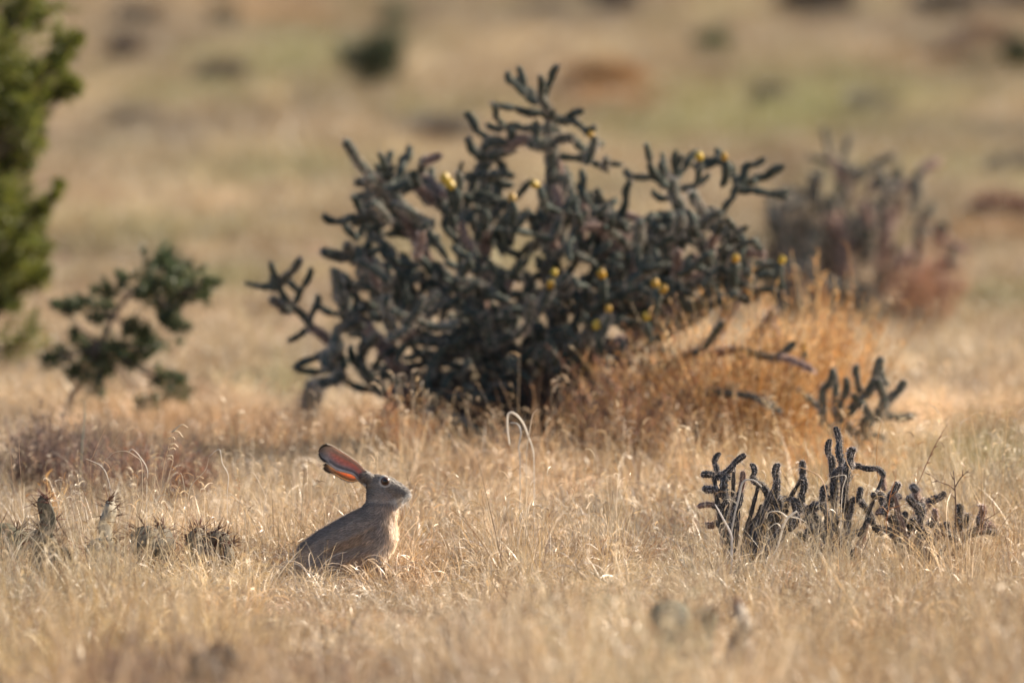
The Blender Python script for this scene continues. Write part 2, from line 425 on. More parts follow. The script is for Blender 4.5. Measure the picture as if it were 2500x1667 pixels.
HARE = on_ground(880, 33.0)
def scatter():
    pts, rot, scl, idx = [], [], [], []
    def band(y0, y1, dens, choices, s0, s1, margin=1.0, sweep=None):
        yy = y0
        while yy < y1:
            st = min(1.0, y1 - yy)
            hw = 0.036 * (yy + st) * 1.04 + margin
            n = rng.poisson(dens * st * 2 * hw)
            x = rng.uniform(-hw, hw, n); y = yy + rng.uniform(0, st, n)
            pts.append(np.stack([x, y, gz(x, y)], 1))
            idx.append(rng.choice(choices, n))
            s = rng.uniform(s0, s1, n) * (.75 + .5 * vnoise(x * 1.3, y * .9, 31))
            scl.append(s)
            yy += st
    C, M_, S, T_, F = list(K_CURLY), list(K_MID), list(K_STALK), list(K_TALL), list(K_FAR)
    band(23.5, 29.5, 70, C * 2 + M_ * 2 + S + T_ * 2, .8, 1.3)
    band(29.5, 37, 120, C * 5 + M_ * 2 + S + T_, .6, 1.02)
    band(37, 45, 90, C * 4 + M_ * 2 + S + F, .55, .95)
    band(45, 62, 52, F * 4 + M_ + C, .45, .9)
    band(62, 125, 30, F, .5, 1.0, 2.0)
    P = np.concatenate(pts); K = np.concatenate(idx); Sc = np.concatenate(scl)
    # the hare sits in a form: short, trodden grass in front of it
    dx = P[:, 0] - HARE.x; dy = P[:, 1] - HARE.y
    near = (np.abs(dx) < .24) & (dy > -1.9) & (dy < .12)
    Sc[near] *= .82
    K[near & (K >= 6)] = 1
    keep = ~((np.abs(dx) < .17) & (np.abs(dy) < .075))
    sun_gap = (dx > .0) & (dx < .75) & (dy > -.12) & (dy < .5)      # grass cut low here to let sunlight reach the chest
    Sc[sun_gap] *= .62; K[sun_gap & (K >= 6)] = 2
    front = (np.abs(dx) < .2) & (dy < -.08) & (dy > -.45)
    Sc[front] *= 1.12
    Sc[near & (dy < -.5)] *= .80
    lane = (np.abs(dx) < .2) & (dy > -6) & (dy <= -1.9); K[lane & (K >= 6)] = 3; Sc[lane] = np.minimum(Sc[lane], .95)
    fr = (np.abs(P[:, 0] + .54) < .30) & (P[:, 1] > 25.2) & (P[:, 1] < 26.9); Sc[fr] *= 1.22
    # rank grass grown up round the low chollas
    ca = (P[:, 0] > .40) & (P[:, 0] < 1.15) & (P[:, 1] > 32.35) & (P[:, 1] < 33.05); Sc[ca] *= 1.08
    # shorter, thinner sward in places
    thin = vnoise(P[:, 0] * 1.7, P[:, 1] * .8, 44)
    keep &= ~((thin < .25) & (rng.uniform(0, 1, len(P)) < .55))
    P, K, Sc = P[keep], K[keep], Sc[keep]
    n = len(P)
    me = bpy.data.meshes.new('dry_grass')
    me.vertices.add(n); me.vertices.foreach_set('co', P.astype(np.float32).ravel())
    def attr(nm, typ, data, fld):
        a = me.attributes.new(nm, typ, 'POINT'); a.data.foreach_set(fld, np.ascontiguousarray(data).ravel())
    e = np.stack([rng.normal(0, .12, n), rng.normal(0, .12, n), rng.uniform(0, 6.283, n)], 1)
    attr('rot', 'FLOAT_VECTOR', e.astype(np.float32), 'vector')
    s3 = np.stack([Sc, Sc, Sc * rng.uniform(.85, 1.15, n)], 1)
    attr('scl', 'FLOAT_VECTOR', s3.astype(np.float32), 'vector')
    attr('kind', 'INT', K.astype(np.int32), 'value')
    t = np.ones((n, 4), np.float32); t[:, :3] = sward(P[:, 0], P[:, 1]) * rng.uniform(.70, 1.22, (n, 1))
    odd = rng.uniform(0, 1, n); t[odd < .13, :3] *= np.array([.62, .50, .44]); t[(odd > .13) & (odd < .20), :3] *= np.array([.72, .74, .74]); t[odd > .84, :3] *= 1.28
    attr('tint', 'FLOAT_COLOR', t, 'color')
    o = link('dry_grass', me, None)
    tag(o, 'dry straw coloured curly grass covering the whole field', 'grass', kind='stuff')
    ng = bpy.data.node_groups.new('scatter_grass', 'GeometryNodeTree')
    ng.interface.new_socket('Geometry', in_out='INPUT', socket_type='NodeSocketGeometry')
    ng.interface.new_socket('Geometry', in_out='OUTPUT', socket_type='NodeSocketGeometry')
    gi = ng.nodes.new('NodeGroupInput'); go = ng.nodes.new('NodeGroupOutput')
    ip = ng.nodes.new('GeometryNodeInstanceOnPoints'); ci = ng.nodes.new('GeometryNodeCollectionInfo')
    ci.inputs['Collection'].default_value = tcol; ci.inputs['Separate Children'].default_value = True; ci.inputs['Reset Children'].default_value = True
    def named(nm, typ):
        a = ng.nodes.new('GeometryNodeInputNamedAttribute'); a.data_type = typ; a.inputs[0].default_value = nm
        return a.outputs[0]
    e2r = ng.nodes.new('FunctionNodeEulerToRotation')
    ng.links.new(gi.outputs[0], ip.inputs['Points']); ng.links.new(ci.outputs[0], ip.inputs['Instance'])
    ip.inputs['Pick Instance'].default_value = True
    ng.links.new(named('kind', 'INT'), ip.inputs['Instance Index'])
    ng.links.new(named('rot', 'FLOAT_VECTOR'), e2r.inputs[0]); ng.links.new(e2r.outputs[0], ip.inputs['Rotation'])
    ng.links.new(named('scl', 'FLOAT_VECTOR'), ip.inputs['Scale'])
    ng.links.new(ip.outputs[0], go.inputs[0])
    md = o.modifiers.new('scatter', 'NODES'); md.node_group = ng
    print('grass tufts', n)
scatter()

# ---------------------------------------------------------------- cholla cactus
SKIN = np.array([.068, .080, .066]); SPINE = np.array([.56, .46, .375])
def joint_mesh(seed, nu=18, nv=24, spines=260, bend=.5, skin=SKIN, spine=SPINE):
    """one tuberculate stem joint, radius 1 and length 1 along z"""
    r = np.random.default_rng(seed)
    u = np.arange(nu) * 2 * np.pi / nu; v = np.linspace(0, 1, nv)
    ph = r.uniform(0, 6)
    U, Vv = np.meshgrid(u, v)
    b = np.cos(3 * U + 17 * Vv + ph) * np.cos(3 * U - 17 * Vv + ph)
    prof = np.sqrt(np.clip(1 - (np.clip(np.abs(2 * Vv - 1) - .78, 0, 1) / .225) ** 2, .02, 1))
    prof = prof * (.86 + .14 * np.sin(np.pi * np.clip(Vv * 1.1, 0, 1)))
    rad = prof * (.84 + .25 * b)
    bx, by = bend * np.sin(np.pi * v), r.uniform(-.3, .3) * np.sin(np.pi * v)
    P = np.stack([rad * np.cos(U) + bx[:, None], rad * np.sin(U) + by[:, None], Vv], -1)
    c = skin * (1.0 + .35 * b[..., None]) * r.uniform(.85, 1.15, P.shape[:2] + (1,))
    mb = MB()
    i = np.arange(nv - 1)[:, None] * nu + np.arange(nu)[None]; j = np.arange(nv - 1)[:, None] * nu + (np.arange(nu)[None] + 1) % nu
    Q = np.stack([i, j, j + nu, i + nu], -1).reshape(-1, 4)
    mb.add(P.reshape(-1, 3), Q, c=c.reshape(-1, 3))
    mb.add([(bx[0], by[0], -.005)] , None, None, skin); mb.add([(bx[-1], by[-1], 1.01)], None, None, skin)
    e0 = nu * nv; e1 = e0 + 1
    mb.t.append(np.array([((k + 1) % nu, k, e0) for k in range(nu)] + [((nv - 1) * nu + k, (nv - 1) * nu + (k + 1) % nu, e1) for k in range(nu)]))
    if spines:
        flat = b.reshape(-1); cand = np.argsort(-flat)[:max(40, len(flat) // 2)]
        pk = r.choice(cand, spines)
        p = P.reshape(-1, 3)[pk]
        ang = U.reshape(-1)[pk] + r.normal(0, .5, spines)
        d = np.stack([np.cos(ang), np.sin(ang), r.normal(0, .14, spines)], 1) * r.uniform(.3, 1.0, (spines, 1))
        s = np.stack([-np.sin(ang), np.cos(ang), r.normal(0, .12, spines)], 1) * .045
        V = np.stack([p - s, p + s, p + d], 1).reshape(-1, 3)
        mb.add(V, None, np.arange(spines * 3).reshape(-1, 3), np.repeat(spine * r.uniform(.7, 1.25, (spines, 1)), 3, 0))
    me = mb.mesh('stem_joint', smooth=True); me.materials.append(M_CACTUS)
    return me
JOINTS = [joint_mesh(50 + i, bend=(-.6, .0, .5, .9, .2)[i]) for i in range(5)]
J_DRY_LIT = [joint_mesh(60 + i, bend=(-.4, .3, .7)[i], skin=np.array([.20, .135, .11]), spine=np.array([.68, .52, .45])) for i in range(3)]  # dry joints whose pink colour also stands in for sunlit sides
J_NEAR = [joint_mesh(70 + i, bend=(-.6, .2, .6, .0)[i], skin=np.array([.058, .056, .056]), spine=np.array([.62, .54, .49])) for i in range(4)]
J_LOW = [joint_mesh(80 + i, 8, 8, 60, (.0, .5, -.5)[i]) for i in range(3)]

def fruit_mesh(seed):
    r = np.random.default_rng(seed); nu, nv = 12, 10
    U, Vv = np.meshgrid(np.arange(nu) * 2 * np.pi / nu, np.linspace(0, 1, nv))
    prof = np.array([.3, .62, .82, .95, 1, 1, .96, .86, .66, .3])
    b = np.cos(3 * U + 12 * Vv) * np.cos(3 * U - 12 * Vv)
    rad = prof[:, None] * (1 + .13 * b); zz = Vv * 2.1; zz[-1] -= .28
    P = np.stack([rad * np.cos(U), rad * np.sin(U), zz], -1)
    c = np.array([(.40, .22, .015), (.46, .30, .02)][seed % 2]) * (1 + .25 * b[..., None]) ; c[-1] = (.35, .25, .05)
    mb = MB()
    i = np.arange(nv - 1)[:, None] * nu + np.arange(nu)[None]; j = np.arange(nv - 1)[:, None] * nu + (np.arange(nu)[None] + 1) % nu
    mb.add(P.reshape(-1, 3), np.stack([i, j, j + nu, i + nu], -1).reshape(-1, 4), c=c.reshape(-1, 3))
    mb.add([(0, 0, 0), (0, 0, 1.75)], c=(.3, .2, .05))
    mb.t.append(np.array([((k + 1) % nu, k, nu * nv) for k in range(nu)] + [((nv - 1) * nu + k, (nv - 1) * nu + (k + 1) % nu, nu * nv + 1) for k in range(nu)]))
    me = mb.mesh('fruit', smooth=True); me.materials.append(M_FRUIT); return me
FRUITS = [fruit_mesh(1), fruit_mesh(2)]

class Cholla:
    def __init__(s, name, label, px, Y, group=None, skin=None):
        s.base = on_ground(px, Y); s.Y = Y; s.j = []; s.dry = None
        s.root = thing(name, label, 'cactus', s.base, group)
        s.px = Y / F_PX                      # metres per photo pixel at this distance
    def seg(s, a, b, r):
        s.j.append((Vector(a), Vector(b), r))
    def chain(s, pts, r=14, tip=0.0, inner=None, dy=0.0, side=0.0):
        """pts in photo pixels, tip first; r in pixels; depth offset in metres from tip to inner end"""
        inner = tip * .4 if inner is None else inner
        n = len(pts)
        P = [at(x, y, s.Y + dy + tip + (inner - tip) * k / max(1, n - 1)) for k, (x, y) in enumerate(pts)]
        for k in range(n - 1):
            s.seg(P[k], P[k + 1], r * s.px * (0.90 + .07 * k) * random.uniform(.9, 1.06))
            if side and k > 0 and random.random() < side:
                d = (P[k] - P[k + 1]).normalized(); l = random.uniform(38, 62) * s.px
                d2 = (d * .6 + Vector((random.gauss(0, .6), random.gauss(0, .8), random.gauss(.2, .5)))).normalized()
                q_ = P[k].lerp(P[k + 1], random.uniform(.1, .6)); s.seg(q_, q_ + d2 * l, r * s.px * .85)
    def spray(s, p, d, length, r, n, fork=.5, spread=.5):
        """a short random branch of n joints from p in direction d"""
        for k in range(n):
            q_ = p + d * length * random.uniform(.8, 1.2)
            s.seg(p, q_, r)
            if random.random() < fork:
                for _ in range(random.choice((1, 2))):
                    d2 = (d + Vector((random.gauss(0, spread), random.gauss(0, spread), random.gauss(.25, spread * .7)))).normalized()
                    s.seg(q_ if random.random() < .6 else p.lerp(q_, .6), (q_ if random.random() < .5 else p.lerp(q_, .6)) + d2 * length * random.uniform(.6, 1.0), r * .92)
            p = q_
            d = (d + Vector((random.gauss(0, spread * .6), random.gauss(0, spread * .6), random.gauss(.12, spread * .5)))).normalized()
    def finish(s, limit=290, meshes=None):
        meshes = meshes or JOINTS
        big = sorted(s.j, key=lambda t: -(t[1] - t[0]).length * t[2] * (1.3 if t[0].y < s.Y else 1))
        for k, (a, b, r) in enumerate(big[:limit]):
            M, L_ = s.mat(a, b, r)
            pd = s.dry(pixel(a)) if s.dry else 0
            o = bpy.data.objects.new('stem_joint', random.choice(J_DRY_LIT) if random.random() < pd else meshes[random.randrange(len(meshes))])
            COL.objects.link(o); o.parent = s.root
            o.matrix_basis = Matrix.Translation(-s.base) @ M
        rest = big[limit:]
        if rest:
            mb = MB()
            for a, b, r in rest:
                M, L_ = s.mat(a, b, r)
                me = J_LOW[random.randrange(len(J_LOW))]
                v = np.zeros(len(me.vertices) * 3, np.float32); me.vertices.foreach_get('co', v)
                v = v.reshape(-1, 3); Mn = np.array(Matrix.Translation(-s.base) @ M)
                v = v @ Mn[:3, :3].T + Mn[:3, 3]
                c = np.zeros(len(v) * 4, np.float32); me.color_attributes['col'].data.foreach_get('color', c)
                qs = [tuple(p.vertices) for p in me.polygons if len(p.vertices) == 4]; ts = [tuple(p.vertices) for p in me.polygons if len(p.vertices) == 3]
                mb.add(v, qs, ts, c.reshape(-1, 4)[:, :3])
            o = link('inner_branching', mb.mesh('inner_branching', True), M_CACTUS, s.root); o['kind'] = 'stuff'
    def mat(s, a, b, r):
        d = b - a; L_ = d.length
        q_ = d.to_track_quat('Z', 'Y') @ Quaternion((0, 0, 1), random.uniform(0, 6.28))
        a2 = a - d.normalized() * r * .45
        return Matrix.Translation(a2) @ q_.to_matrix().to_4x4() @ Matrix.Diagonal((r, r, L_ + .9 * r, 1)), L_
    def fruit(s, px, py, r=12, dy=-.25, Y=None):
        p = at(px, py, s.Y + dy)
        o = bpy.data.objects.new('fruit', random.choice(FRUITS)); COL.objects.link(o); o.parent = s.root
        o.location = p - s.base - Vector((0, 0, r * s.px)); o.scale = (r * s.px * .85, r * s.px * .85, r * s.px * 1.15)
        o.rotation_euler = (random.uniform(-.8, .8), random.uniform(-.8, .8), random.uniform(0, 6))
        # the joint that carries it
        s.seg(p + Vector((random.uniform(-.03, .03), .02, -.075)), p + Vector((0, 0, -r * s.px * .7)), 12 * s.px)
        return o

def inside(poly, x, y):
    c = False; j = len(poly) - 1
    for i in range(len(poly)):
        (xi, yi), (xj, yj) = poly[i], poly[j]
        if (yi > y) != (yj > y) and x < (xj - xi) * (y - yi) / (yj - yi) + xi: c = not c
        j = i
    return c
def from_crop(x0, y0, k):
    return lambda *pts: [(x0 + x / k, y0 + y / k) for x, y in pts]

YC = 38.2
big = Cholla('cholla_cactus', 'big spreading grey-green cholla cactus with yellow fruits standing behind the hare', 1370, YC)
A = from_crop(580, 600, 2.9586)      # lower left
for pts, r in (([(240, 120), (300, 300), (380, 440), (530, 590), (680, 720), (760, 800)], 12), ([(60, 270), (180, 300), (300, 310)], 12), ([(450, 95), (390, 190), (310, 290)], 12),
               ([(250, 380), (310, 430), (390, 440)], 12), ([(530, 165), (470, 300), (405, 430)], 12), ([(580, 360), (545, 480), (510, 590)], 12), ([(370, 685), (450, 650), (510, 600)], 11),
               ([(580, 420), (700, 490), (830, 530), (960, 560)], 12), ([(410, 885), (560, 810), (700, 750), (720, 600), (850, 540)], 12), ([(420, 885), (600, 905), (740, 900), (760, 800)], 12),
               ([(585, 1000), (690, 980), (750, 920)], 14), ([(760, 960), (960, 1040), (1110, 1080), (1200, 1090)], 13), ([(820, 725), (860, 860), (1010, 980), (1110, 1075), (1250, 1080)], 14),
               ([(1010, 980), (1150, 920), (1330, 860)], 14), ([(1080, 1240), (1180, 1120), (1300, 1050)], 18), ([(640, 880), (660, 790), (740, 720)], 15), ([(700, 860), (720, 760)], 18),
               ([(930, 680), (900, 790), (880, 850)], 17), ([(1060, 790), (1180, 740), (1300, 700)], 13), ([(1000, 640), (920, 720)], 14),
               ([(615, 45), (760, 90), (900, 160), (1000, 200), (1150, 300)], 17), ([(745, 310), (880, 270), (1000, 200), (1100, 160)], 12), ([(850, 330), (850, 420), (860, 520)], 10)):
    tp = random.uniform(-.45, .2)
    big.chain(A(*pts), r, tp, tp * .5, side=.25)
B = from_crop(580, 130, 2.7514)      # upper left
for pts, r in (([(725, 595), (800, 720), (900, 820), (1000, 900)], 14), ([(955, 670), (1000, 780), (1010, 850)], 12), ([(1035, 660), (1000, 780), (1020, 900)], 12),
               ([(1150, 635), (1120, 740), (1080, 830), (1040, 950)], 15), ([(1360, 690), (1270, 720), (1230, 800)], 12), ([(1310, 775), (1320, 880), (1300, 1000)], 13),
               ([(800, 870), (950, 930), (1050, 960)], 16), ([(765, 960), (820, 1070), (900, 1110)], 11), ([(580, 1088), (670, 1135), (800, 1100), (950, 1100), (1060, 1150)], 12),
               ([(860, 960), (930, 1010), (960, 1080)], 11), ([(740, 1280), (830, 1340), (930, 1420)], 14), ([(1510, 730), (1495, 810)], 9), ([(1480, 880), (1600, 815), (1720, 840), (1850, 885)], 12),
               ([(1470, 950), (1580, 990), (1700, 985), (1830, 1000)], 13), ([(1535, 405), (1600, 520), (1700, 590), (1780, 600)], 14), ([(1555, 580), (1600, 680), (1700, 700), (1850, 640)], 16),
               ([(1715, 345), (1735, 430), (1800, 480)], 10), ([(780, 1150), (880, 1130), (960, 1120)], 15), ([(880, 840), (960, 900)], 16)):
    tp = random.uniform(-.4, .25)
    big.chain(B(*pts), r, tp, tp * .5, side=.5)
Cc = from_crop(1180, 130, 2.751)     # top and right
for pts, r in (([(165, 130), (200, 200), (290, 290), (390, 320)], 12), ([(235, 95), (270, 220), (340, 290)], 12), ([(380, 150), (380, 290), (430, 400)], 12), ([(500, 90), (450, 200), (410, 310)], 12),
               ([(55, 340), (220, 370), (390, 400), (440, 420)], 13), ([(430, 400), (440, 560), (480, 700), (510, 900)], 14), ([(745, 495), (680, 520), (590, 450), (440, 405)], 13),
               ([(0, 640), (150, 620), (300, 585), (470, 600)], 18), ([(600, 570), (470, 590)], 15), ([(800, 612), (700, 650), (600, 570)], 13), ([(30, 480), (150, 500), (270, 510), (460, 560)], 12),
               ([(740, 670), (620, 705), (480, 690)], 13), ([(925, 750), (760, 750), (640, 720)], 12), ([(820, 700), (800, 760)], 10), ([(885, 985), (820, 1012), (740, 1020)], 12),
               ([(955, 785), (1000, 830), (1110, 830), (1220, 890)], 12), ([(990, 860), (960, 980), (910, 1100), (850, 1180)], 12), ([(1092, 615), (1120, 740), (1180, 830), (1240, 890)], 13),
               ([(1205, 675), (1230, 780), (1270, 850)], 10), ([(1335, 685), (1300, 770), (1280, 840)], 11), ([(1435, 665), (1350, 780), (1290, 860)], 13), ([(1515, 815), (1430, 885), (1320, 905)], 12),
               ([(1140, 930), (1220, 980), (1270, 920)], 12), ([(1270, 860), (1290, 980), (1330, 1100)], 19), ([(1400, 940), (1450, 1030), (1510, 1120)], 15), ([(1440, 690), (1530, 725), (1620, 745), (1670, 820), (1710, 890)], 13),
               ([(1885, 708), (1800, 750), (1750, 800), (1710, 880)], 13), ([(1995, 790), (1900, 840), (1800, 870), (1710, 890)], 14), ([(2045, 978), (1920, 940), (1800, 915), (1710, 890)], 12),
               ([(1710, 890), (1680, 970), (1620, 1050), (1520, 1110)], 13), ([(1650, 1235), (1520, 1180), (1480, 1080)], 12), ([(420, 900), (440, 1100), (460, 1250)], 16),
               ([(560, 1270), (640, 1350), (720, 1380), (790, 1540)], 10), ([(1120, 1180), (1170, 1300), (1220, 1480)], 11), ([(260, 1070), (390, 1110), (520, 1080)], 13)):
    tp = random.uniform(-.3, .3)
    big.chain(Cc(*pts), r, tp, tp * .6, side=.35)
D = from_crop(1180, 600, 2.138)
for pts, r in (([(430, 0), (560, 80), (620, 180), (690, 260), (800, 290)], 11), ([(700, 530), (880, 550), (1050, 575)], 12), ([(1180, 190), (950, 245), (820, 260)], 13), ([(1530, 232), (1400, 230), (1280, 215)], 12),
               ([(1545, 95), (1440, 130), (1350, 160)], 13), ([(1515, 345), (1420, 470), (1380, 590), (1280, 650), (1180, 690)], 16), ([(1600, 550), (1510, 530), (1440, 570)], 11), ([(1525, 430), (1555, 560), (1620, 650)], 12),
               ([(1760, 660), (1680, 630)], 10)):
    tp = random.uniform(-.45, -.1)
    big.chain(D(*pts), r, tp, tp * .6)
base = big.base
# woody trunks
for pts, r in (([(1365, 1150), (1220, 980), (1170, 780), (1180, 560), (1190, 420)], 26), ([(1375, 1150), (1360, 900), (1345, 650), (1345, 450), (1340, 300)], 27), ([(1390, 1150), (1500, 930), (1600, 720), (1650, 520)], 26),
               ([(1350, 1150), (1150, 1020), (1000, 920), (900, 800)], 24), ([(1400, 1150), (1560, 1000), (1740, 830), (1820, 650)], 22), ([(1370, 1150), (1280, 900), (1050, 640), (980, 500)], 22)):
    tp = random.uniform(-.25, .3)
    P = [at(x, y, YC + tp * k / 4) for k, (x, y) in enumerate(pts)]
    P[0].z = min(P[0].z, base.z + .02); P[0].y = YC
    for k in range(len(P) - 1): big.seg(P[k], P[k + 1], r * big.px * (1 - .13 * k))
OUT = [(800, 640), (860, 480), (910, 400), (1000, 380), (1080, 440), (1160, 350), (1200, 290), (1290, 280), (1400, 350), (1450, 440), (1490, 520), (1560, 520), (1720, 500), (1840, 560), (1900, 650), (1880, 720), (1700, 780),
       (1580, 870), (1480, 1000), (1450, 1120), (1150, 1120), (1020, 1040), (930, 950), (850, 830), (810, 720)]
n_in = 0
while n_in < 420:
    x, y = random.uniform(800, 1900), random.uniform(280, 1090)
    if not inside(OUT, x, y): continue
    # keep the gaps of the upper crown open
    if y < 480 and random.random() < .72: continue
    n_in += 1
    dep = random.gauss(0, .26)
    p = at(x, y, YC + dep)
    c0 = at(1370, 1000, YC)
    d = (p - c0).normalized() * .8 + Vector((random.gauss(0, .75), random.gauss(0, .6), random.gauss(.2, .5)))
    mark = len(big.j)
    big.spray(p, d.normalized(), random.uniform(50, 88) * big.px, random.uniform(10, 13.5) * big.px, random.choice((1, 1, 2)), .5, .7)
    big.j[mark:] = [t_ for t_ in big.j[mark:] if inside(OUT, *pixel(t_[1])) and inside(OUT, *pixel(t_[0]))]
n_in = 0
while n_in < 340:
    low = n_in % 2 == 0
    x, y = (random.uniform(940, 1500), random.uniform(700, 1110)) if low else (random.uniform(1440, 1900), random.uniform(490, 800))
    if not inside(OUT, x, y): continue
    n_in += 1
    p = at(x, y, YC + random.gauss(-.1, .25)); mark = len(big.j)
    d = Vector((random.gauss(.2, .8), random.gauss(-.2, .7), random.gauss(.35, .5)))
    big.spray(p, d.normalized(), random.uniform(40, 75) * big.px, random.uniform(9, 12.5) * big.px, 1, .6, .7)
    big.j[mark:] = [t_ for t_ in big.j[mark:] if inside(OUT, *pixel(t_[1]))]
# long arms drooping from the trunk into the orange shrubs
for pts, r, tp in (([(1985, 905), (1905, 875), (1800, 850), (1690, 862), (1580, 905), (1480, 985), (1420, 1090)], 11, -1.15), ([(1905, 1005), (1800, 962), (1690, 952), (1580, 992), (1480, 1050), (1410, 1110)], 11, -1.2),
                   ([(1765, 785), (1720, 850), (1640, 882), (1560, 932), (1470, 1000), (1420, 1090)], 11, -1.05), ([(2015, 1000), (1950, 950), (1865, 928), (1760, 900), (1660, 872)], 10, -1.15), ([(1705, 1055), (1620, 1022), (1540, 1040), (1450, 1085), (1400, 1125)], 11, -1.1)):
    big.chain(pts, r, tp, -.1, side=.9)
E = from_crop(1180, 130, 2.751)
for x, y in E((745, 548), (370, 872), (190, 972), (1462, 697), (1622, 700), (1690, 1375), (1990, 1392), (805, 1482), (460, 1472), (1165, 1550), (450, 1552)): big.fruit(x, y, random.uniform(9.5, 12), random.uniform(-.75, -.55))
for x, y in B((1410, 845), (1455, 880)): big.fruit(x, y, 13, -.6)
for x, y in D((920, 225), (655, 335), (850, 372), (598, 418), (1672, 532), (1648, 612), (740, 965)): big.fruit(x, y, random.uniform(9, 11.5), -.8)
big.dry = lambda p: .55 if p[0] > 1420 and p[1] > 470 else .14  # more on the sunward right, so the pink carries the sunlight
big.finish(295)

# small upright cholla to the right of the orange shrub
sm = Cholla('cholla_cactus', 'small upright cholla cactus at the right end of the orange shrub', 2075, 37.0)
for pts, r in (([(1820, 650), (1775, 740), (1770, 920), (1850, 1000)], 12), ([(1832, 660), (1832, 860), (1900, 980)], 11), ([(1892, 695), (1872, 800), (1885, 920), (1940, 1000)], 12), ([(1950, 630), (1955, 690), (1990, 800)], 10),
               ([(2075, 590), (2045, 690), (1970, 800), (1890, 900)], 14), ([(2110, 725), (2085, 640)], 10), ([(2197, 710), (2150, 775), (2100, 835), (2000, 905), (1950, 1000)], 13), ([(2247, 885), (2130, 885), (2040, 890)], 12),
               ([(2060, 700), (2090, 790), (2060, 860)], 12), ([(1930, 780), (2000, 860), (1990, 980)], 13), ([(2030, 990), (2090, 1010)], 9)):
    tp = random.uniform(-.12, .12)
    sm.chain(D(*pts), r, tp, tp * .3)
P = [at(*D((1990, 980))[0], 37.0), Vector(sm.base) - Vector((0, 0, .02))]
sm.seg(P[1], P[0], 17 * sm.px)
P2 = at(*D((1870, 980))[0], 37.0); sm.seg(P[1], P2, 16 * sm.px)
sm.finish()

# blurred cholla thicket further back on the right
far = Cholla('cholla_cactus', 'dense dark cholla thicket with dull reddish joints behind the big cholla on its right', 2110, 46.5)
FO = [(1880, 470), (1960, 440), (2010, 380), (2100, 380), (2200, 400), (2290, 430), (2300, 520), (2330, 600), (2350, 660), (2320, 740), (2250, 800), (2000, 800), (1900, 740), (1850, 640), (1870, 560)]
for pts, r in (([(2010, 315), (2025, 380), (2060, 440)], 10), ([(2075, 335), (2055, 400), (2050, 460)], 10), ([(1975, 380), (2040, 400), (2110, 430)], 10), ([(2180, 380), (2130, 400), (2090, 440)], 12), ([(2290, 395), (2240, 430), (2230, 520)], 14),
               ([(1935, 480), (1930, 560), (1960, 640)], 12), ([(2360, 615), (2310, 590), (2270, 560)], 12), ([(2350, 700), (2280, 690), (2220, 680)], 12)):
    far.chain(pts, r, random.uniform(-.2, .2))
for pts in ([(2100, 830), (2060, 680), (2040, 520)], [(2110, 830), (2150, 650), (2160, 480)], [(2120, 830), (2230, 700), (2260, 560)], [(2090, 830), (1980, 720), (1920, 600)]):
    P = [at(x, y, 46.5) for x, y in pts]; P[0] = Vector(far.base) - Vector((0, 0, .02))
    for k in range(2): far.seg(P[k], P[k + 1], 18 * far.px)
n_in = 0
while n_in < 125:
    x, y = random.uniform(1850, 2360), random.uniform(370, 800)
    if not inside(FO, x, y): continue
    if x > 2150 and random.random() < .35: continue
    n_in += 1
    p = at(x, y, 46.5 + random.gauss(0, .14)); c0 = at(2110, 800, 46.5)
    d = (p - c0).normalized() + Vector((random.gauss(0, .5), random.gauss(0, .5), random.gauss(.3, .4)))
    mark = len(far.j)
    far.spray(p, d.normalized(), random.uniform(40, 66) * far.px, random.uniform(10, 13) * far.px, 1, .7, .6)
    far.j[mark:] = [t_ for t_ in far.j[mark:] if inside(FO, *pixel(t_[1]))]
far.dry = lambda p: .5 if p[0] > 2120 else .15  # reddish joints gather on the sunward side as painted sunlight
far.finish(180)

# low chollas in focus on the right
F_ = from_crop(1660, 1020, 2.8)
YF = 33.1
def low_cholla(label, px, chains, dy=0.0, knobs=()):
    c = Cholla('low_cholla_cactus', label, px, YF + dy, 'low chollas growing in the grass')
    root = Vector(c.base) - Vector((0, 0, .015))
    for pts, r in chains:
        tp = random.uniform(-.06, .06)
        c.chain(F_(*pts), r, tp, tp * .3)
    # each lowest joint goes on to the root under the grass
    tips = [at(*F_(q_[0][0])[0], c.Y) for q_ in chains]
    for a, b, r in list(c.j):
        low = a if a.z < b.z else b
        if any(abs(low.x - q.x) + abs(low.z - q.z) < .012 for q in tips): continue
        if not any((low - q).length < .03 for s_ in c.j for q in (s_[0], s_[1]) if q.z < low.z - .005):
            mid = low.lerp(root, .55) + Vector((random.gauss(0, .01), random.gauss(0, .02), -.005))
            c.seg(mid, low, r * .62); c.seg(root + Vector((random.gauss(0, .015), 0, 0)), mid, r * .5)
    c.dry = lambda p: .12
    c.finish(290, J_NEAR)
    return c
low_cholla('dark low cholla with stubby finger joints in front of the orange shrub', 1790, [
    ([(440, 255), (370, 310), (300, 375), (320, 420)], 10.5), ([(155, 388), (230, 392), (300, 375)], 10.5), ([(270, 245), (240, 320), (250, 385)], 9), ([(165, 485), (240, 492), (320, 540)], 11), ([(130, 605), (220, 595), (325, 620)], 9), ([(185, 725), (240, 720), (320, 740)], 11),
    ([(490, 320), (500, 390), (540, 450), (600, 540), (640, 640)], 10), ([(670, 320), (665, 420), (655, 540), (670, 600)], 11.5), ([(838, 300), (838, 400), (830, 520), (810, 640)], 10), ([(310, 400), (320, 560), (330, 740), (290, 860)], 12),
    ([(430, 370), (410, 500), (360, 640), (340, 780)], 10), ([(700, 550), (720, 600), (640, 640), (600, 760)], 15), ([(780, 560), (800, 650), (740, 760)], 12), ([(560, 600), (520, 700), (450, 800)], 10), ([(640, 720), (690, 760), (640, 850)], 12)])
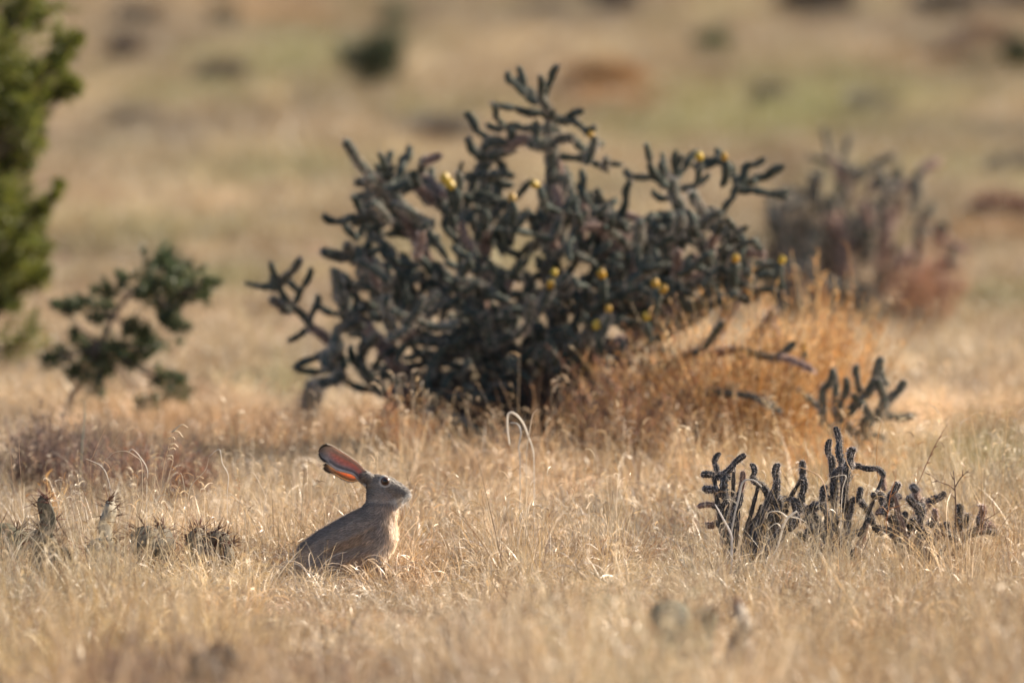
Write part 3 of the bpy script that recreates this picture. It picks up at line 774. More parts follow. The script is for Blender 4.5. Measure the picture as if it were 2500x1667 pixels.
low_cholla('bare tall cholla with three upright finger joints and a hooked arm', 2060, [
    ([(1025, 155), (1025, 260), (1035, 350), (1050, 440), (1050, 560)], 10.5), ([(1065, 70), (1090, 180), (1120, 320)], 10.5), ([(1185, 215), (1165, 290), (1130, 350)], 11.5), ([(1035, 400), (1080, 355), (1150, 345)], 10),
    ([(1400, 490), (1392, 400), (1330, 345), (1240, 335), (1150, 350)], 8), ([(1140, 340), (1130, 450), (1120, 560), (1130, 700)], 12), ([(990, 470), (975, 560), (1000, 640)], 11), ([(1020, 545), (960, 600), (860, 630), (800, 600)], 11),
    ([(1235, 480), (1220, 560), (1170, 580), (1155, 680)], 9.5), ([(1230, 560), (1290, 640), (1330, 740)], 10), ([(920, 580), (910, 650), (960, 720)], 10), ([(900, 760), (960, 740), (1040, 780)], 13), ([(870, 770), (950, 800), (1060, 830)], 12), ([(1180, 800), (1120, 790), (1060, 840)], 12), ([(850, 700), (900, 740), (960, 800)], 12), ([(1250, 760), (1180, 780), (1100, 840)], 11), ([(820, 790), (900, 830), (980, 850)], 12), ([(1090, 690), (1060, 760), (1050, 840)], 12)], .08)
low_cholla('sprawling cholla of short knobbly joints beside the dead weed', 2240, [
    ([(1320, 530), (1370, 520), (1390, 590)], 11), ([(1490, 450), (1460, 510), (1440, 590), (1400, 650)], 11.5), ([(1505, 540), (1470, 580)], 11), ([(1590, 465), (1620, 500), (1640, 560), (1640, 650)], 12), ([(1565, 545), (1600, 590), (1660, 660)], 12),
    ([(1805, 515), (1760, 550), (1690, 590), (1660, 660)], 11.5), ([(1745, 630), (1740, 690), (1700, 740)], 11), ([(1910, 600), (1910, 680), (1900, 760)], 13), ([(2060, 605), (2050, 680), (2080, 750), (2150, 770)], 12), ([(1970, 660), (1960, 740)], 10),
    ([(1350, 650), (1420, 670), (1500, 730), (1560, 780)], 12), ([(1450, 690), (1480, 740)], 12), ([(1700, 720), (1760, 750), (1840, 800)], 13), ([(2160, 790), (2080, 770), (1980, 800)], 10), ([(1600, 690), (1560, 760)], 11), ([(1280, 700), (1330, 740), (1400, 790)], 11), ([(1400, 760), (1460, 800), (1540, 830)], 12), ([(1620, 740), (1680, 790), (1720, 830)], 13), ([(1830, 720), (1800, 780), (1740, 830)], 12), ([(1960, 720), (1900, 780), (1860, 830)], 12), ([(1540, 650), (1520, 720), (1560, 800)], 10), ([(2100, 700), (2040, 760), (1960, 820)], 10)], .05)

# ---------------------------------------------------------------- prickly pears
def pad_mesh(seed, w, h, t, col, sp_len, nsp, sp_col=(.13, .055, .04)):
    r = np.random.default_rng(seed); nu, nv = 20, 14
    th = np.linspace(0.06, np.pi - 0.06, nv); ph = np.arange(nu) * 2 * np.pi / nu
    T, Ph = np.meshgrid(th, ph, indexing='ij')
    z = h * .5 * (1 - np.cos(T)); wz = np.sin(T) ** .8 * (.72 + .45 * z / h)
    x = w * .5 * wz * np.cos(Ph); y = t * .5 * np.sin(T) ** .6 * np.sin(Ph)
    y = y + .006 * np.sin(z * 60 + r.uniform(0, 6))
    P = np.stack([x, y, z], -1)
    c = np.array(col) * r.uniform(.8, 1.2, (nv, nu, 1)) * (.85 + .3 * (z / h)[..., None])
    mb = MB()
    i = np.arange(nv - 1)[:, None] * nu + np.arange(nu)[None]; j = np.arange(nv - 1)[:, None] * nu + (np.arange(nu)[None] + 1) % nu
    mb.add(P.reshape(-1, 3), np.stack([i, j, j + nu, i + nu], -1).reshape(-1, 4), c=c.reshape(-1, 3))
    mb.t.append(np.array([(0, k, (k + 1) % nu) for k in range(1, nu - 1)] + [((nv - 1) * nu, (nv - 1) * nu + k + 1, (nv - 1) * nu + k) for k in range(1, nu - 1)]))
    pad = mb.mesh('pad', True)
    sb = MB()
    flat = P.reshape(-1, 3)
    wgt = (flat[:, 2] / h) + .12; areoles = r.choice(len(flat), nsp // 3, p=wgt / wgt.sum())
    for k in areoles:
        p = flat[k]; nrm = np.array([p[0] / (w * w), p[1] / (t * t), (p[2] - h * .45) / (h * h)]); nrm /= np.linalg.norm(nrm) + 1e-9
        for _ in range(3):
            d = nrm + r.normal(0, .55, 3); d /= np.linalg.norm(d)
            l = sp_len * r.uniform(.5, 1.15)
            V, Q, T_ = tube([p - d * .002, p + d * l * .5, p + d * l], [.0011, .0008, .0002], 3, False)
            cc = np.array(sp_col) * r.uniform(.7, 1.6); sb.add(V, Q, T_, cc)
    return pad, sb.mesh('spine_cluster')
def prickly_pear(label, px, Y, pads, col=(.16, .17, .10), sp=.037, nsp=84):
    base = on_ground(px, Y)
    root = thing('prickly_pear', label, 'cactus', base, 'prickly pears in the grass')
    k = Y / F_PX
    for n_, (cx, top, bot, wpx, tpx, yaw, lean, dy) in enumerate(pads):
        h = (bot - top) * k
        pm, smh = pad_mesh(int(px) + n_ * 7, wpx * k, h, tpx * k, col, sp, nsp)
        p = at(cx, bot, Y + dy)
        o = link('pad', pm, M_CACTUS, root, p - base); o.rotation_euler = (0, R(lean), R(yaw))
        s_ = link('spine_cluster', smh, M_DRY, o); s_['kind'] = 'stuff'
    return root
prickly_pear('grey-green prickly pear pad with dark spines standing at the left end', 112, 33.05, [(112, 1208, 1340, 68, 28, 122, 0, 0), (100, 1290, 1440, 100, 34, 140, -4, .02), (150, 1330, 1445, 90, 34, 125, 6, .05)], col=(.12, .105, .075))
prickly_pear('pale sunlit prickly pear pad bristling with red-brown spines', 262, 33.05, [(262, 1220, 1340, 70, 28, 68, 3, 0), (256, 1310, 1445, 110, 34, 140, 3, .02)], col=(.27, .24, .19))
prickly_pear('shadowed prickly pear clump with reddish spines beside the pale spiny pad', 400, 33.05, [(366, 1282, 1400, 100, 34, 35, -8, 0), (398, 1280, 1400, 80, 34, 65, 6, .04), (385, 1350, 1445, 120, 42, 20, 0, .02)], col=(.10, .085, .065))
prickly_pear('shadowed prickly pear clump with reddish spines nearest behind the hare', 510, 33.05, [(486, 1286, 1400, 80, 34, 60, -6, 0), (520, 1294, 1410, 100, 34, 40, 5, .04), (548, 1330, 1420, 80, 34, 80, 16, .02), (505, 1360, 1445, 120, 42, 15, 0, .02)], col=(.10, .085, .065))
prickly_pear('low brown prickly pear clump at the far left edge behind the standing pad', 24, 33.3, [(10, 1275, 1400, 110, 34, 25, -6, 0), (40, 1290, 1400, 90, 34, 60, 6, .03)], col=(.13, .12, .08))
prickly_pear('blurred prickly pear with two dark pads in the foreground grass', 1690, 28.9, [(1650, 1465, 1600, 120, 44, 20, -10, 0), (1705, 1480, 1610, 110, 40, 50, 10, .05), (1680, 1540, 1690, 120, 44, 10, 0, .02)], col=(.14, .13, .09), sp=.02)
prickly_pear('blurred single prickly pear pad with a white lit edge in foreground grass', 1805, 28.9, [(1806, 1470, 1580, 70, 36, 70, 8, 0), (1800, 1550, 1690, 100, 40, 40, 3, .02)], col=(.26, .22, .18), sp=.02)
prickly_pear('dark blurred prickly pear at the bottom among brown grass', 545, 26.9, [(552, 1572, 1690, 96, 42, 150, 12, 0), (470, 1592, 1700, 90, 40, 140, -12, .06)], col=(.15, .13, .105), sp=.02)
prickly_pear('single grey prickly pear pad leaning below the lowest cholla arm', 738, 40.2, [(745, 918, 1050, 60, 28, 15, 12, 0)], col=(.10, .10, .09), sp=.012)

# ---------------------------------------------------------------- bushes, shrubs
def broom(name, label, cat, px, Y, wpx, hpx, n, cols, seed, group=None, up=.55, leaves=1.0, wid=.0016, basepy=None, droop=.3):
    """a broom-like dry shrub: woody base, many fine stems, fine dry leaf and flower bits along them"""
    r = np.random.default_rng(seed)
    base = on_ground(px, Y) if basepy is None else ground(px, basepy)
    Y = base.y; k = Y / F_PX; w, h = wpx * k / 2, hpx * k
    root = thing(name, label, cat, base, group)
    cols = np.array(cols)
    wb = MB()
    for i in range(9):
        a = r.uniform(0, 6.28); rr = w * r.uniform(.1, .45)
        V, Q, T_ = tube(smooth_path([(r.normal(0, .01), r.normal(0, .01), -.02), (rr * .4 * math.cos(a), rr * .4 * math.sin(a), h * .15), (rr * math.cos(a), rr * math.sin(a), h * r.uniform(.3, .5))], 3),
                        np.linspace(.005, .002, 7), 5)
        wb.add(V, Q, T_, (.12, .08, .06))
    link('woody_base', wb.mesh('woody_base'), M_BARK, root)
    mb = MB()
    a = r.uniform(0, 6.28, n); d = np.sqrt(r.uniform(0, 1, n))
    P = np.stack([w * .35 * d * np.cos(a), w * .35 * d * np.sin(a), np.full(n, -.01)], 1)
    tl = np.clip(d * math.atan2(w * .8, h) * 1.1 + r.normal(0, .12, n), 0, 1.4)
    Ln = h * r.uniform(.55, 1.12, n) / np.maximum(np.cos(tl * .8), .45)
    Ln *= np.where(d > .7, .85, 1)
    bun = .5 + 1.0 * vnoise(a * 2.2 + seed, d * 2.5, seed)     # bundles of darker and lighter stems
    tl = tl + (vnoise(a * 3.1, d * 3 + seed, seed + 5) - .5) * .5; Ln = Ln * (.72 + .5 * vnoise(a * 3.7 + 2, d * 4, seed + 9))
    c = cols[r.integers(0, len(cols), n)] * r.uniform(.75, 1.2, (n, 1)) * bun[:, None]
    V, Q, C = ribbons(P, a + r.normal(0, .3, n), tl, Ln, r.uniform(wid * .7, wid * 1.3, n), r.normal(droop, .35, n), 6, c, r.uniform(0, 3, n), tipw=.5)
    mb.add(V, Q, c=C)
    mid = V.reshape(n, 7, 2, 3).mean(2)
    m_ = int(n * 9 * leaves)
    if m_:
        ib = r.integers(0, n, m_); seg = np.clip(r.normal(4.2, 1.5, m_), 1, 5.99)
        s0 = seg.astype(int); f = (seg - s0)[:, None]
        pp = mid[ib, s0] * (1 - f) + mid[ib, np.minimum(s0 + 1, 6)] * f
        V, Q, C = ribbons(pp, r.uniform(0, 6.28, m_), r.uniform(.2, 1.3, m_), r.uniform(.008, .026, m_) * (wid / .0016) ** .5, r.uniform(wid * .8, wid * 2.2, m_), r.normal(0, .6, m_), 2,
                          cols[r.integers(0, len(cols), m_)] * r.uniform(.6, 1.3, (m_, 1)) * bun[ib][:, None], r.uniform(0, 3, m_), tipw=.3)
        mb.add(V, Q, c=C)
    o = link('twig_spray', mb.mesh('twig_spray'), M_DRY, root); o['kind'] = 'stuff'
    return root
ORANGE = [(.64, .36, .13), (.70, .43, .18), (.54, .27, .09), (.72, .52, .28), (.34, .17, .08)]
RUSTC = [(.42, .20, .11), (.36, .17, .10), (.50, .27, .15), (.30, .16, .11)]
DEAD_SHADED = [(.10, .07, .06), (.075, .06, .055), (.14, .10, .075), (.06, .05, .05)]  # dead twig tones, darkened to hold the cholla's deep shade
PURP = [(.20, .13, .11), (.16, .11, .10), (.28, .18, .14)]
OG = 'orange-brown dry shrubs around the big cholla'
broom('dry_shrub', 'largest rusty orange dry shrub at the right foot of the big cholla', 'shrub', 1830, 37.4, 520, 430, 850, ORANGE, 1, OG, wid=.0022)
broom('dry_shrub', 'slim orange shrub with tall spires between the big cholla and the dark thicket', 'shrub', 2010, 38.6, 300, 430, 420, ORANGE, 2, OG, droop=.05, wid=.0021)
broom('dry_shrub', 'reddish dry shrub tucked under the middle of the big cholla', 'shrub', 1540, 37.0, 440, 270, 560, RUSTC + ORANGE[:2] + DEAD_SHADED, 3, OG)
broom('dry_shrub', 'low orange shrub in front of the small upright cholla', 'shrub', 2040, 36.3, 340, 230, 300, ORANGE, 4, OG)
broom('dry_shrub', 'small tan orange tuft at the left foot of the big cholla', 'shrub', 985, 37.2, 190, 190, 320, ORANGE + RUSTC, 5, OG)
broom('dry_shrub', 'rounded rusty orange shrub half covered by the drooping cholla arms', 'shrub', 1640, 37.5, 420, 330, 520, ORANGE + RUSTC, 21, OG, wid=.0024)
broom('dead_brush', 'dead brush coloured dark as the deep shade under the big cholla', 'brush', 1210, 38.0, 480, 280, 900, DEAD_SHADED, 6, 'dead brush')
broom('dead_brush', 'dead brush darkened brown as shade under the cholla beside the reddish shrub', 'brush', 1420, 37.9, 400, 270, 700, DEAD_SHADED + RUSTC[:1], 7, 'dead brush')
broom('dead_brush', 'blackish dead brush put in as shade at the left foot of the dark thicket', 'brush', 1960, 46.8, 260, 300, 600, DEAD_SHADED, 22, 'dead brush', wid=.003)  # added to darken the shadowed lower left of the thicket
broom('dead_brush', 'low dark brown brush in front of the small juniper', 'brush', 120, 36.6, 340, 210, 600, PURP + DEAD_SHADED[:2], 8, 'dead brush')
broom('dead_brush', 'low purple-brown brush behind the curled grass blades', 'brush', 290, 35.9, 260, 190, 480, PURP + RUSTC[:1], 9, 'dead brush')
broom('dead_brush', 'rust brown brush between the juniper and the hare', 'brush', 420, 36.2, 260, 180, 420, RUSTC + PURP, 10, 'dead brush')
broom('dead_brush', 'blurred purple-brown brush at the bottom next to the dark pear', 'brush', 320, 27.6, 230, 250, 300, PURP, 11, 'dead brush')
broom('dead_brush', 'blurred brown brush at the bottom below the hare', 'brush', 830, 27.5, 260, 240, 280, PURP + RUSTC[:1], 12, 'dead brush')
broom('dry_shrub', 'rust tinted dry shrub at the right foot of the dark thicket', 'shrub', 2260, 46.2, 260, 250, 240, RUSTC + [(.3, .22, .14)], 13, OG)
broom('dry_shrub', 'sparse orange stems above the standing prickly pear pad', 'shrub', 118, 34.3, 70, 190, 26, ORANGE, 14, OG, leaves=.8, droop=0)

def bush(label, px, py, wpx, hpx, cols, seed, n=1700, wid=.009, group='small bushes far behind on the slope', name='distant_bush'):
    """a low rounded bush far behind: stem and leafy crown"""
    r = np.random.default_rng(seed); base = ground(px, py); k = base.y / F_PX; w, h = wpx * k / 2 * 1.15, hpx * k * 1.15
    root = thing(name, label, 'bush', base, group)
    mb = MB()
    for i in range(6):
        a = r.uniform(0, 6.28)
        V, Q, T_ = tube([(0, 0, -.03), (w * .2 * math.cos(a), w * .2 * math.sin(a), h * .3), (w * .5 * math.cos(a), w * .5 * math.sin(a), h * .65)], [.012, .008, .004], 5); mb.add(V, Q, T_, (.10, .075, .06))
    link('stem', mb.mesh('stem'), M_BARK, root)
    cl = r.normal(0, 1, (14, 3)); cl /= np.linalg.norm(cl, axis=1)[:, None]; cl *= r.uniform(.35, .8, (14, 1))
    P = cl[r.integers(0, 14, n)] + r.normal(0, .2, (n, 3))
    P = P * np.array([w * .95, w * .95, h * .5]) + np.array([0, 0, h * .5]); P[:, 2] = np.clip(P[:, 2], .0, None)
    cols = np.array(cols)
    V, Q, C = ribbons(P, np.arctan2(P[:, 1], P[:, 0]) + r.normal(0, .7, n), np.abs(r.normal(.6, .4, n)), r.uniform(.03, .07, n), r.uniform(wid * .6, wid * 1.3, n), r.normal(0, .7, n), 2,
                      cols[r.integers(0, len(cols), n)] * r.uniform(.7, 1.3, (n, 1)), r.uniform(0, 3, n), tipw=.3)
    m2 = MB(); m2.add(V, Q, c=C)
    o = link('crown', m2.mesh('crown'), M_LEAF, root); return root
OL = [(.055, .07, .035), (.075, .085, .04), (.045, .05, .03)]
DK = [(.085, .062, .058), (.06, .05, .05), (.11, .08, .065)]
GB = [(.20, .17, .14), (.15, .13, .115), (.25, .21, .16)]
OB = [(.40, .22, .10), (.34, .18, .08), (.46, .29, .15)]
GG = [(.12, .14, .07), (.09, .11, .05)]
BR = [(.20, .11, .085), (.15, .09, .07), (.26, .15, .10)]
for i, (lab, px, py, w, h, c) in enumerate([
    ('rounded dark olive bush standing alone far behind the cholla', 910, 238, 180, 150, OL), ('thin pale green wisp of a bush above the dark olive bush', 965, 85, 60, 60, [(.24, .25, .14), (.3, .29, .17)]),
    ('flat dark purple-brown bush far behind, between two olive patches', 535, 212, 120, 48, DK), ('tiny dark brown bush far behind near the tall juniper top', 305, 150, 70, 45, DK), ('flat grey low form just behind the left crown of the big cholla', 1060, 362, 210, 60, GB),  # the flat grey form is a low dark shape made of bush parts
    ('broad rusty orange bush behind the top of the big cholla', 1480, 228, 190, 58, OB), ('little dark green bush behind the cholla, above the open sward', 1738, 155, 75, 62, GG), ('dark brown bush at the upper edge above the orange bush', 1480, 40, 150, 70, DK + GB[:1]),
    ('dim brown bush at the upper edge above the cholla top', 1325, 50, 110, 40, GB), ('large blackish bush at the upper edge on the slope', 1990, 78, 210, 150, DK[:2]), ('wide blue-grey brush heap at the upper right corner', 2330, 62, 190, 70, GB + DK), ('second blue-grey brush heap reaching the upper right corner', 2470, 50, 170, 70, GB + DK),
    ('dark green bush cut by the right edge on the slope', 2492, 185, 80, 70, OL), ('reddish brown flat bush right of the dark thicket', 2445, 548, 170, 48, BR), ('dull grey-brown flat bush above the reddish flat bush', 2470, 452, 130, 45, GB), ('grey bush on the slope above the dark thicket', 2135, 295, 100, 52, GB),
    ('brownish bush on the slope below the corner brush heaps', 2290, 170, 140, 46, BR + GB), ('grey-green bush below the corner brush heaps, near the dark edge bush', 2385, 200, 80, 45, GB + GG), ('dim grey-brown bush beyond the juniper top', 330, 70, 100, 50, GB), ('grey-green bush far behind above the flat purple-brown bush', 548, 72, 60, 40, GG + GB),
    ('faint reddish flat bush on the left slope', 475, 330, 110, 26, BR), ('faint grey flat bush on the left slope', 330, 315, 110, 28, GB), ('blue-grey small bush in the middle of the green slope', 1885, 272, 80, 42, GB), ('low grey-brown bush behind the small grass slope at right', 2400, 118, 120, 40, BR)]):
    bush(lab, px, py, w, h, c, 300 + i)

# ---------------------------------------------------------------- junipers
def foliage(mb, c, rad, n, out, cols, r, size=.026):
    """juniper spray clump: branchlets fanning outwards, set with short scaly twiglets"""
    nb = max(5, int(n / 26)); per = n // nb
    out = out / (np.linalg.norm(out) + 1e-6)
    bd = out[None] + r.normal(0, .62, (nb, 3)); bd /= np.linalg.norm(bd, axis=1)[:, None]
    b0 = c + r.normal(0, .30, (nb, 3)) * rad - out * rad * .35
    bl = rad * r.uniform(.55, 1.5, nb)
    tone = r.uniform(.6, 1.35, nb)
    t = r.uniform(0, 1, (nb, per)); ib = np.repeat(np.arange(nb), per); t = t.ravel()
    P = b0[ib] + bd[ib] * (bl[ib] * t)[:, None] + r.normal(0, .06, (nb * per, 3)) * rad
    d = bd[ib] * .9 + r.normal(0, .55, (nb * per, 3)); d /= np.linalg.norm(d, axis=1)[:, None]
    m_ = nb * per
    az = np.arctan2(d[:, 1], d[:, 0]); tl = np.arccos(np.clip(d[:, 2], -1, 1))
    cl = np.array(cols)[r.integers(0, len(cols), m_)] * r.uniform(.7, 1.3, (m_, 1)) * tone[ib][:, None]
    V, Q, C = ribbons(P, az, tl, r.uniform(.5, 1.2, m_) * size * (1.15 - .6 * t), np.full(m_, size * .17) * r.uniform(.7, 1.4, m_), r.normal(0, .7, m_), 2, cl, r.uniform(0, 3, m_), tipw=.35)
    mb.add(V, Q, c=C)
H_ = from_crop(0, 0, 1.5373)
def small_juniper():
    r = np.random.default_rng(77); Yj = 40.3; base = on_ground(158, Yj)
    root = thing('juniper_sapling', 'small straggly dark green juniper with a bent trunk left of the cholla', 'tree', base)
    def pt(x, y, dy=0): return at(x / 1.5373, y / 1.5373, Yj + dy) - base
    mb = MB()
    tr = [Vector((0, 0, -.03)), pt(265, 1500), pt(310, 1430), pt(380, 1290), pt(430, 1180), pt(490, 1105), pt(560, 1060), pt(620, 1000)]
    V, Q, T_ = tube(smooth_path(tr, 4), np.linspace(.012, .003, 29), 7); mb.add(V, Q, T_, (.14, .11, .095))
    link('trunk', mb.mesh('trunk', True), M_BARK, root)
    mb = MB()
    clumps = [(600, 1060, 80), (560, 1090, 60), (620, 980, 55), (580, 975, 40), (690, 1020, 45), (660, 1070, 55), (760, 1090, 42), (720, 1110, 40), (790, 1070, 25), (640, 1160, 60), (670, 1225, 34), (620, 1200, 30), (395, 1090, 38), (385, 1150, 50), (360, 1200, 34), (250, 1165, 36), (300, 1150, 34), (215, 1160, 22),
              (460, 1050, 22), (485, 1225, 36), (290, 1255, 18), (215, 1330, 44), (190, 1350, 26), (320, 1320, 55), (380, 1310, 55), (440, 1310, 62), (500, 1300, 62), (560, 1310, 55), (330, 1400, 62), (280, 1400, 34), (400, 1380, 50), (370, 1455, 28), (600, 1430, 40), (650, 1440, 50), (690, 1470, 26), (560, 1500, 36), (520, 1510, 28), (480, 1350, 50), (660, 1420, 22), (540, 1250, 30)]
    ends = {5: (560, 1060)}
    src = [(490, 1105), (430, 1180), (380, 1290), (560, 1060)]
    for x, y, rd in clumps:
        s = min(src, key=lambda q_: (q_[0] - x) ** 2 + (q_[1] - y) ** 2)
        if abs(x - s[0]) + abs(y - s[1]) > 50:
            dy = r.uniform(-.1, .1)
            V, Q, T_ = tube(smooth_path([pt(*s), pt((x + s[0]) / 2, (y + s[1]) / 2 + 12, dy * .5), pt(x, y, dy)], 3), np.linspace(.004, .0015, 7), 5); mb.add(V, Q, T_, (.16, .12, .10))
    link('limb', mb.mesh('limb'), M_BARK, root)
    mb = MB()
    for x, y, rd in clumps:
        c = np.array(pt(x, y, r.uniform(-.08, .08))); o = c - np.array(pt(430, 1250)); o = o / (np.linalg.norm(o) + 1e-6)
        foliage(mb, c, rd / 1.5373 * Yj / F_PX * 1.25, int(110 + rd * 5), o * .7 + np.array([0, 0, .45]), [(.10, .135, .06), (.125, .155, .065), (.07, .095, .045)], r, .026)
    link('crown', mb.mesh('crown'), M_LEAF, root)
small_juniper()
def big_juniper():
    r = np.random.default_rng(78); Yj = 43.0; base = on_ground(-250, Yj); k = Yj / F_PX
    root = thing('juniper_tree', 'tall bushy yellow-green juniper cut by the left edge', 'tree', base)
    def pt(x, y, dy=0): return at(x / 1.5373, y / 1.5373, Yj + dy) - base
    mb = MB()
    top = Vector((.05, .05, 1.75))
    V, Q, T_ = tube(smooth_path([Vector((0, 0, -.05)), Vector((.03, 0, .4)), Vector((-.02, .03, 1.0)), top], 5), np.linspace(.05, .012, 16), 8); mb.add(V, Q, T_, (.16, .12, .10))
    link('trunk', mb.mesh('trunk', True), M_BARK, root)
    lim = MB(); fo = MB(); cols = [(.20, .22, .035), (.15, .18, .034), (.11, .13, .03), (.25, .23, .05)]
    # sprays that reach into the picture
    vis = [(60, 40, 90), (20, 110, 90), (120, 80, 50), (110, 20, 60), (280, 155, 26), (250, 195, 34), (220, 230, 40), (180, 260, 48), (140, 290, 60), (90, 320, 80), (230, 290, 36), (260, 330, 36), (285, 330, 20), (220, 350, 40), (160, 350, 55), (100, 400, 70), (40, 240, 90), (20, 400, 110), (60, 470, 90), (120, 440, 50), (130, 530, 34), (145, 540, 20), (40, 560, 90), (90, 590, 40),
           (100, 630, 24), (30, 640, 70), (215, 700, 18), (195, 740, 28), (160, 785, 36), (120, 800, 50), (60, 770, 80), (30, 760, 70), (140, 850, 40), (60, 880, 70), (20, 850, 80), (130, 930, 46), (150, 960, 24), (60, 960, 90), (150, 1025, 28), (110, 1040, 44), (50, 1050, 80), (40, 1110, 60), (10, 1000, 110), (60, 1300, 26), (20, 1320, 44), (10, 1130, 60), (0, 500, 110), (0, 300, 120)]
    cl = []
    for x, y, rd in vis: cl.append((np.array(pt(x, y, r.uniform(-.18, .18))), rd / 1.5373 * k * 1.0, int(160 + rd * 6.5)))
    for i in range(95):     # the rest of the crown, left of the picture and above it
        z = r.uniform(.12, 1.85); a = r.uniform(0, 6.28); rr = (.50 if z < 1.2 else .50 * (1.95 - z) / .75) * math.sqrt(r.uniform(.15, 1))
        cl.append((np.array([rr * math.cos(a), rr * math.sin(a), z]), r.uniform(.05, .09), 330))
    for c, rd, n in cl:
        z0 = max(.05, c[2] - r.uniform(.05, .25) - .35 * np.hypot(c[0], c[1]))
        o = c - np.array([0, 0, z0]); o = o / np.linalg.norm(o)
        V, Q, T_ = tube(smooth_path([(0, 0, z0), tuple(c * np.array([.5, .5, 0]) + np.array([0, 0, z0 + (c[2] - z0) * .3])), tuple(c)], 3), np.linspace(.009, .002, 7), 4); lim.add(V, Q, T_, (.15, .11, .09))
        foliage(fo, c, rd, n, o * .9 + np.array([0, 0, .45]), cols, r, .030)
    link('limb', lim.mesh('limb'), M_BARK, root); link('crown', fo.mesh('crown'), M_LEAF, root)
big_juniper()

# ---------------------------------------------------------------- single blades, twigs and weeds that stand out
def strand(name, label, cat, pts, Y, wpx, col, parts=None, taper=.3, mat=None, dys=None, group=None):
    """one curved blade or twig through photo pixels at its distance, going down into the ground"""
    k = Y / F_PX; wpx = wpx * .75
    P = [at(x, y, Y + (0 if dys is None else dys[i])) for i, (x, y) in enumerate(pts)]
    end = P[-1]; gb = Vector((end.x, end.y, float(gz(end.x, end.y)) - .01))
    if end.z > gb.z + .01: P.append(gb)
    base = P[-1].copy(); P = [p - base for p in P]
    root = thing(name, label, cat, base, group)
    sp = smooth_path(P, 7); n = len(sp)
    mb = MB(); tt = np.linspace(0, 1, n); V, Q, T_ = tube(sp, wpx * k / 2 * np.minimum(taper + (1 - taper) * tt * 2.2, 1.0) * np.clip(1.35 - tt, .45, 1), 5); mb.add(V, Q, T_, col)
    link('stalk' if cat != 'grass' else 'blade', mb.mesh('stalk', True), mat or M_BLADE, root)
    for nm, lst, w, c in (parts or []):
        for q_ in lst:
            pp = [at(x, y, Y) - base for x, y in q_]
            mb = MB(); sp = smooth_path(pp, 5); V, Q, T_ = tube(sp, w * k / 2 * np.linspace(1, .35, len(sp)), 4); mb.add(V, Q, T_, c)
            link(nm, mb.mesh(nm, True), mat or M_BLADE, root)
    return root
PALE_C, WHITE_C, TAN_C = (.66, .56, .44), (.78, .72, .64), (.58, .42, .27)
G8 = from_crop(0, 980, 3.3357)
GB8 = 'pale bent grass blades standing out of the sward'
for lab, pts, w in (('pale grass blade arched over beside the dark brush, its tip drooping right', [(870, 470), (930, 415), (1030, 405), (1110, 450), (1150, 500), (1160, 700)], 3.2),
                    ('white grass blade bent sharply in a narrow arch', [(1045, 410), (1080, 390), (1140, 450), (1200, 560), (1195, 740)], 3.4),
                    ('white grass blade bowed to the left, hanging its tip over dark brush', [(700, 465), (760, 490), (830, 530), (880, 630), (900, 800)], 4),
                    ('pale blade folded into an upright hairpin', [(1450, 680), (1470, 580), (1500, 690), (1510, 850)], 3),
                    ('white blade kinked downwards to the right', [(1700, 450), (1785, 390), (1810, 500), (1860, 610), (1850, 800)], 3.5),
                    ('pale straw leaning right with a forked top', [(1700, 460), (1670, 560), (1560, 680), (1530, 800), (1510, 950)], 3.5),
                    ('pale blade drooping in a wide arc toward the hare', [(1790, 720), (1860, 740), (1920, 790), (1980, 860), (2000, 1000)], 3),
                    ('thin pale blade curling over near the hare', [(1960, 620), (2050, 575), (2110, 660), (2160, 780), (2150, 900)], 3.2),
                    ('long straw lying slantwise in front of the hare', [(2170, 1200), (2050, 1260), (1900, 1290), (1740, 1315), (1640, 1360)], 3.4),
                    ('pale blade rising slantwise between the prickly pears and the hare', [(1850, 1035), (1760, 1110), (1690, 1200), (1605, 1310), (1600, 1400)], 3)):
    strand('bent_straw', lab, 'grass', G8(*pts), 33.2 + random.uniform(-.1, .2), w * 1.0, PALE_C if 'white' not in lab else WHITE_C, group=GB8)
G6 = from_crop(950, 950, 2.94)
strand('bent_straw', 'broad pale blade folded over in a tall arch before the dead brush', 'grass', G6((865, 400), (850, 280), (855, 180), (900, 175), (960, 240), (1000, 340), (1030, 430), (1040, 560)), 34.4, 8, WHITE_C, group=GB8, taper=.7)
strand('bent_straw', 'narrow grey blade folded inside the tall pale arch', 'grass', G6((870, 240), (920, 250), (945, 310), (930, 420), (940, 540)), 34.4, 6, (.5, .48, .46), group=GB8, taper=.7)
strand('thin_straw', 'pale grass stem with a bent tip beside the tall arch', 'grass stem', G6((1062, 145), (1030, 185), (1010, 290), (990, 420), (985, 540)), 34.2, 5, PALE_C, group=GB8)
F6 = F_
strand('bent_straw', 'broad grey-white blade arched over the stubby low cholla', 'grass', F6((560, 470), (500, 425), (430, 440), (400, 560), (370, 680), (350, 850)), 32.6, 8, (.60, .56, .52), group=GB8, taper=.6)
strand('bent_straw', 'straight grey-white blade leaning over the stubby low cholla', 'grass', F6((240, 590), (290, 680), (350, 800), (355, 900)), 32.5, 8, (.62, .58, .56), group=GB8, taper=.5)
strand('bent_straw', 'tan blade drooping between the two low chollas', 'grass', F6((740, 360), (800, 335), (880, 360), (960, 410), (1000, 520), (1010, 760)), 33.0, 5, TAN_C, group=GB8)
strand('bent_straw', 'thin white blade crossing the bare tall cholla', 'grass', F6((1015, 410), (1080, 395), (1135, 400), (1110, 500), (1100, 760)), 32.8, 4, WHITE_C, group=GB8)
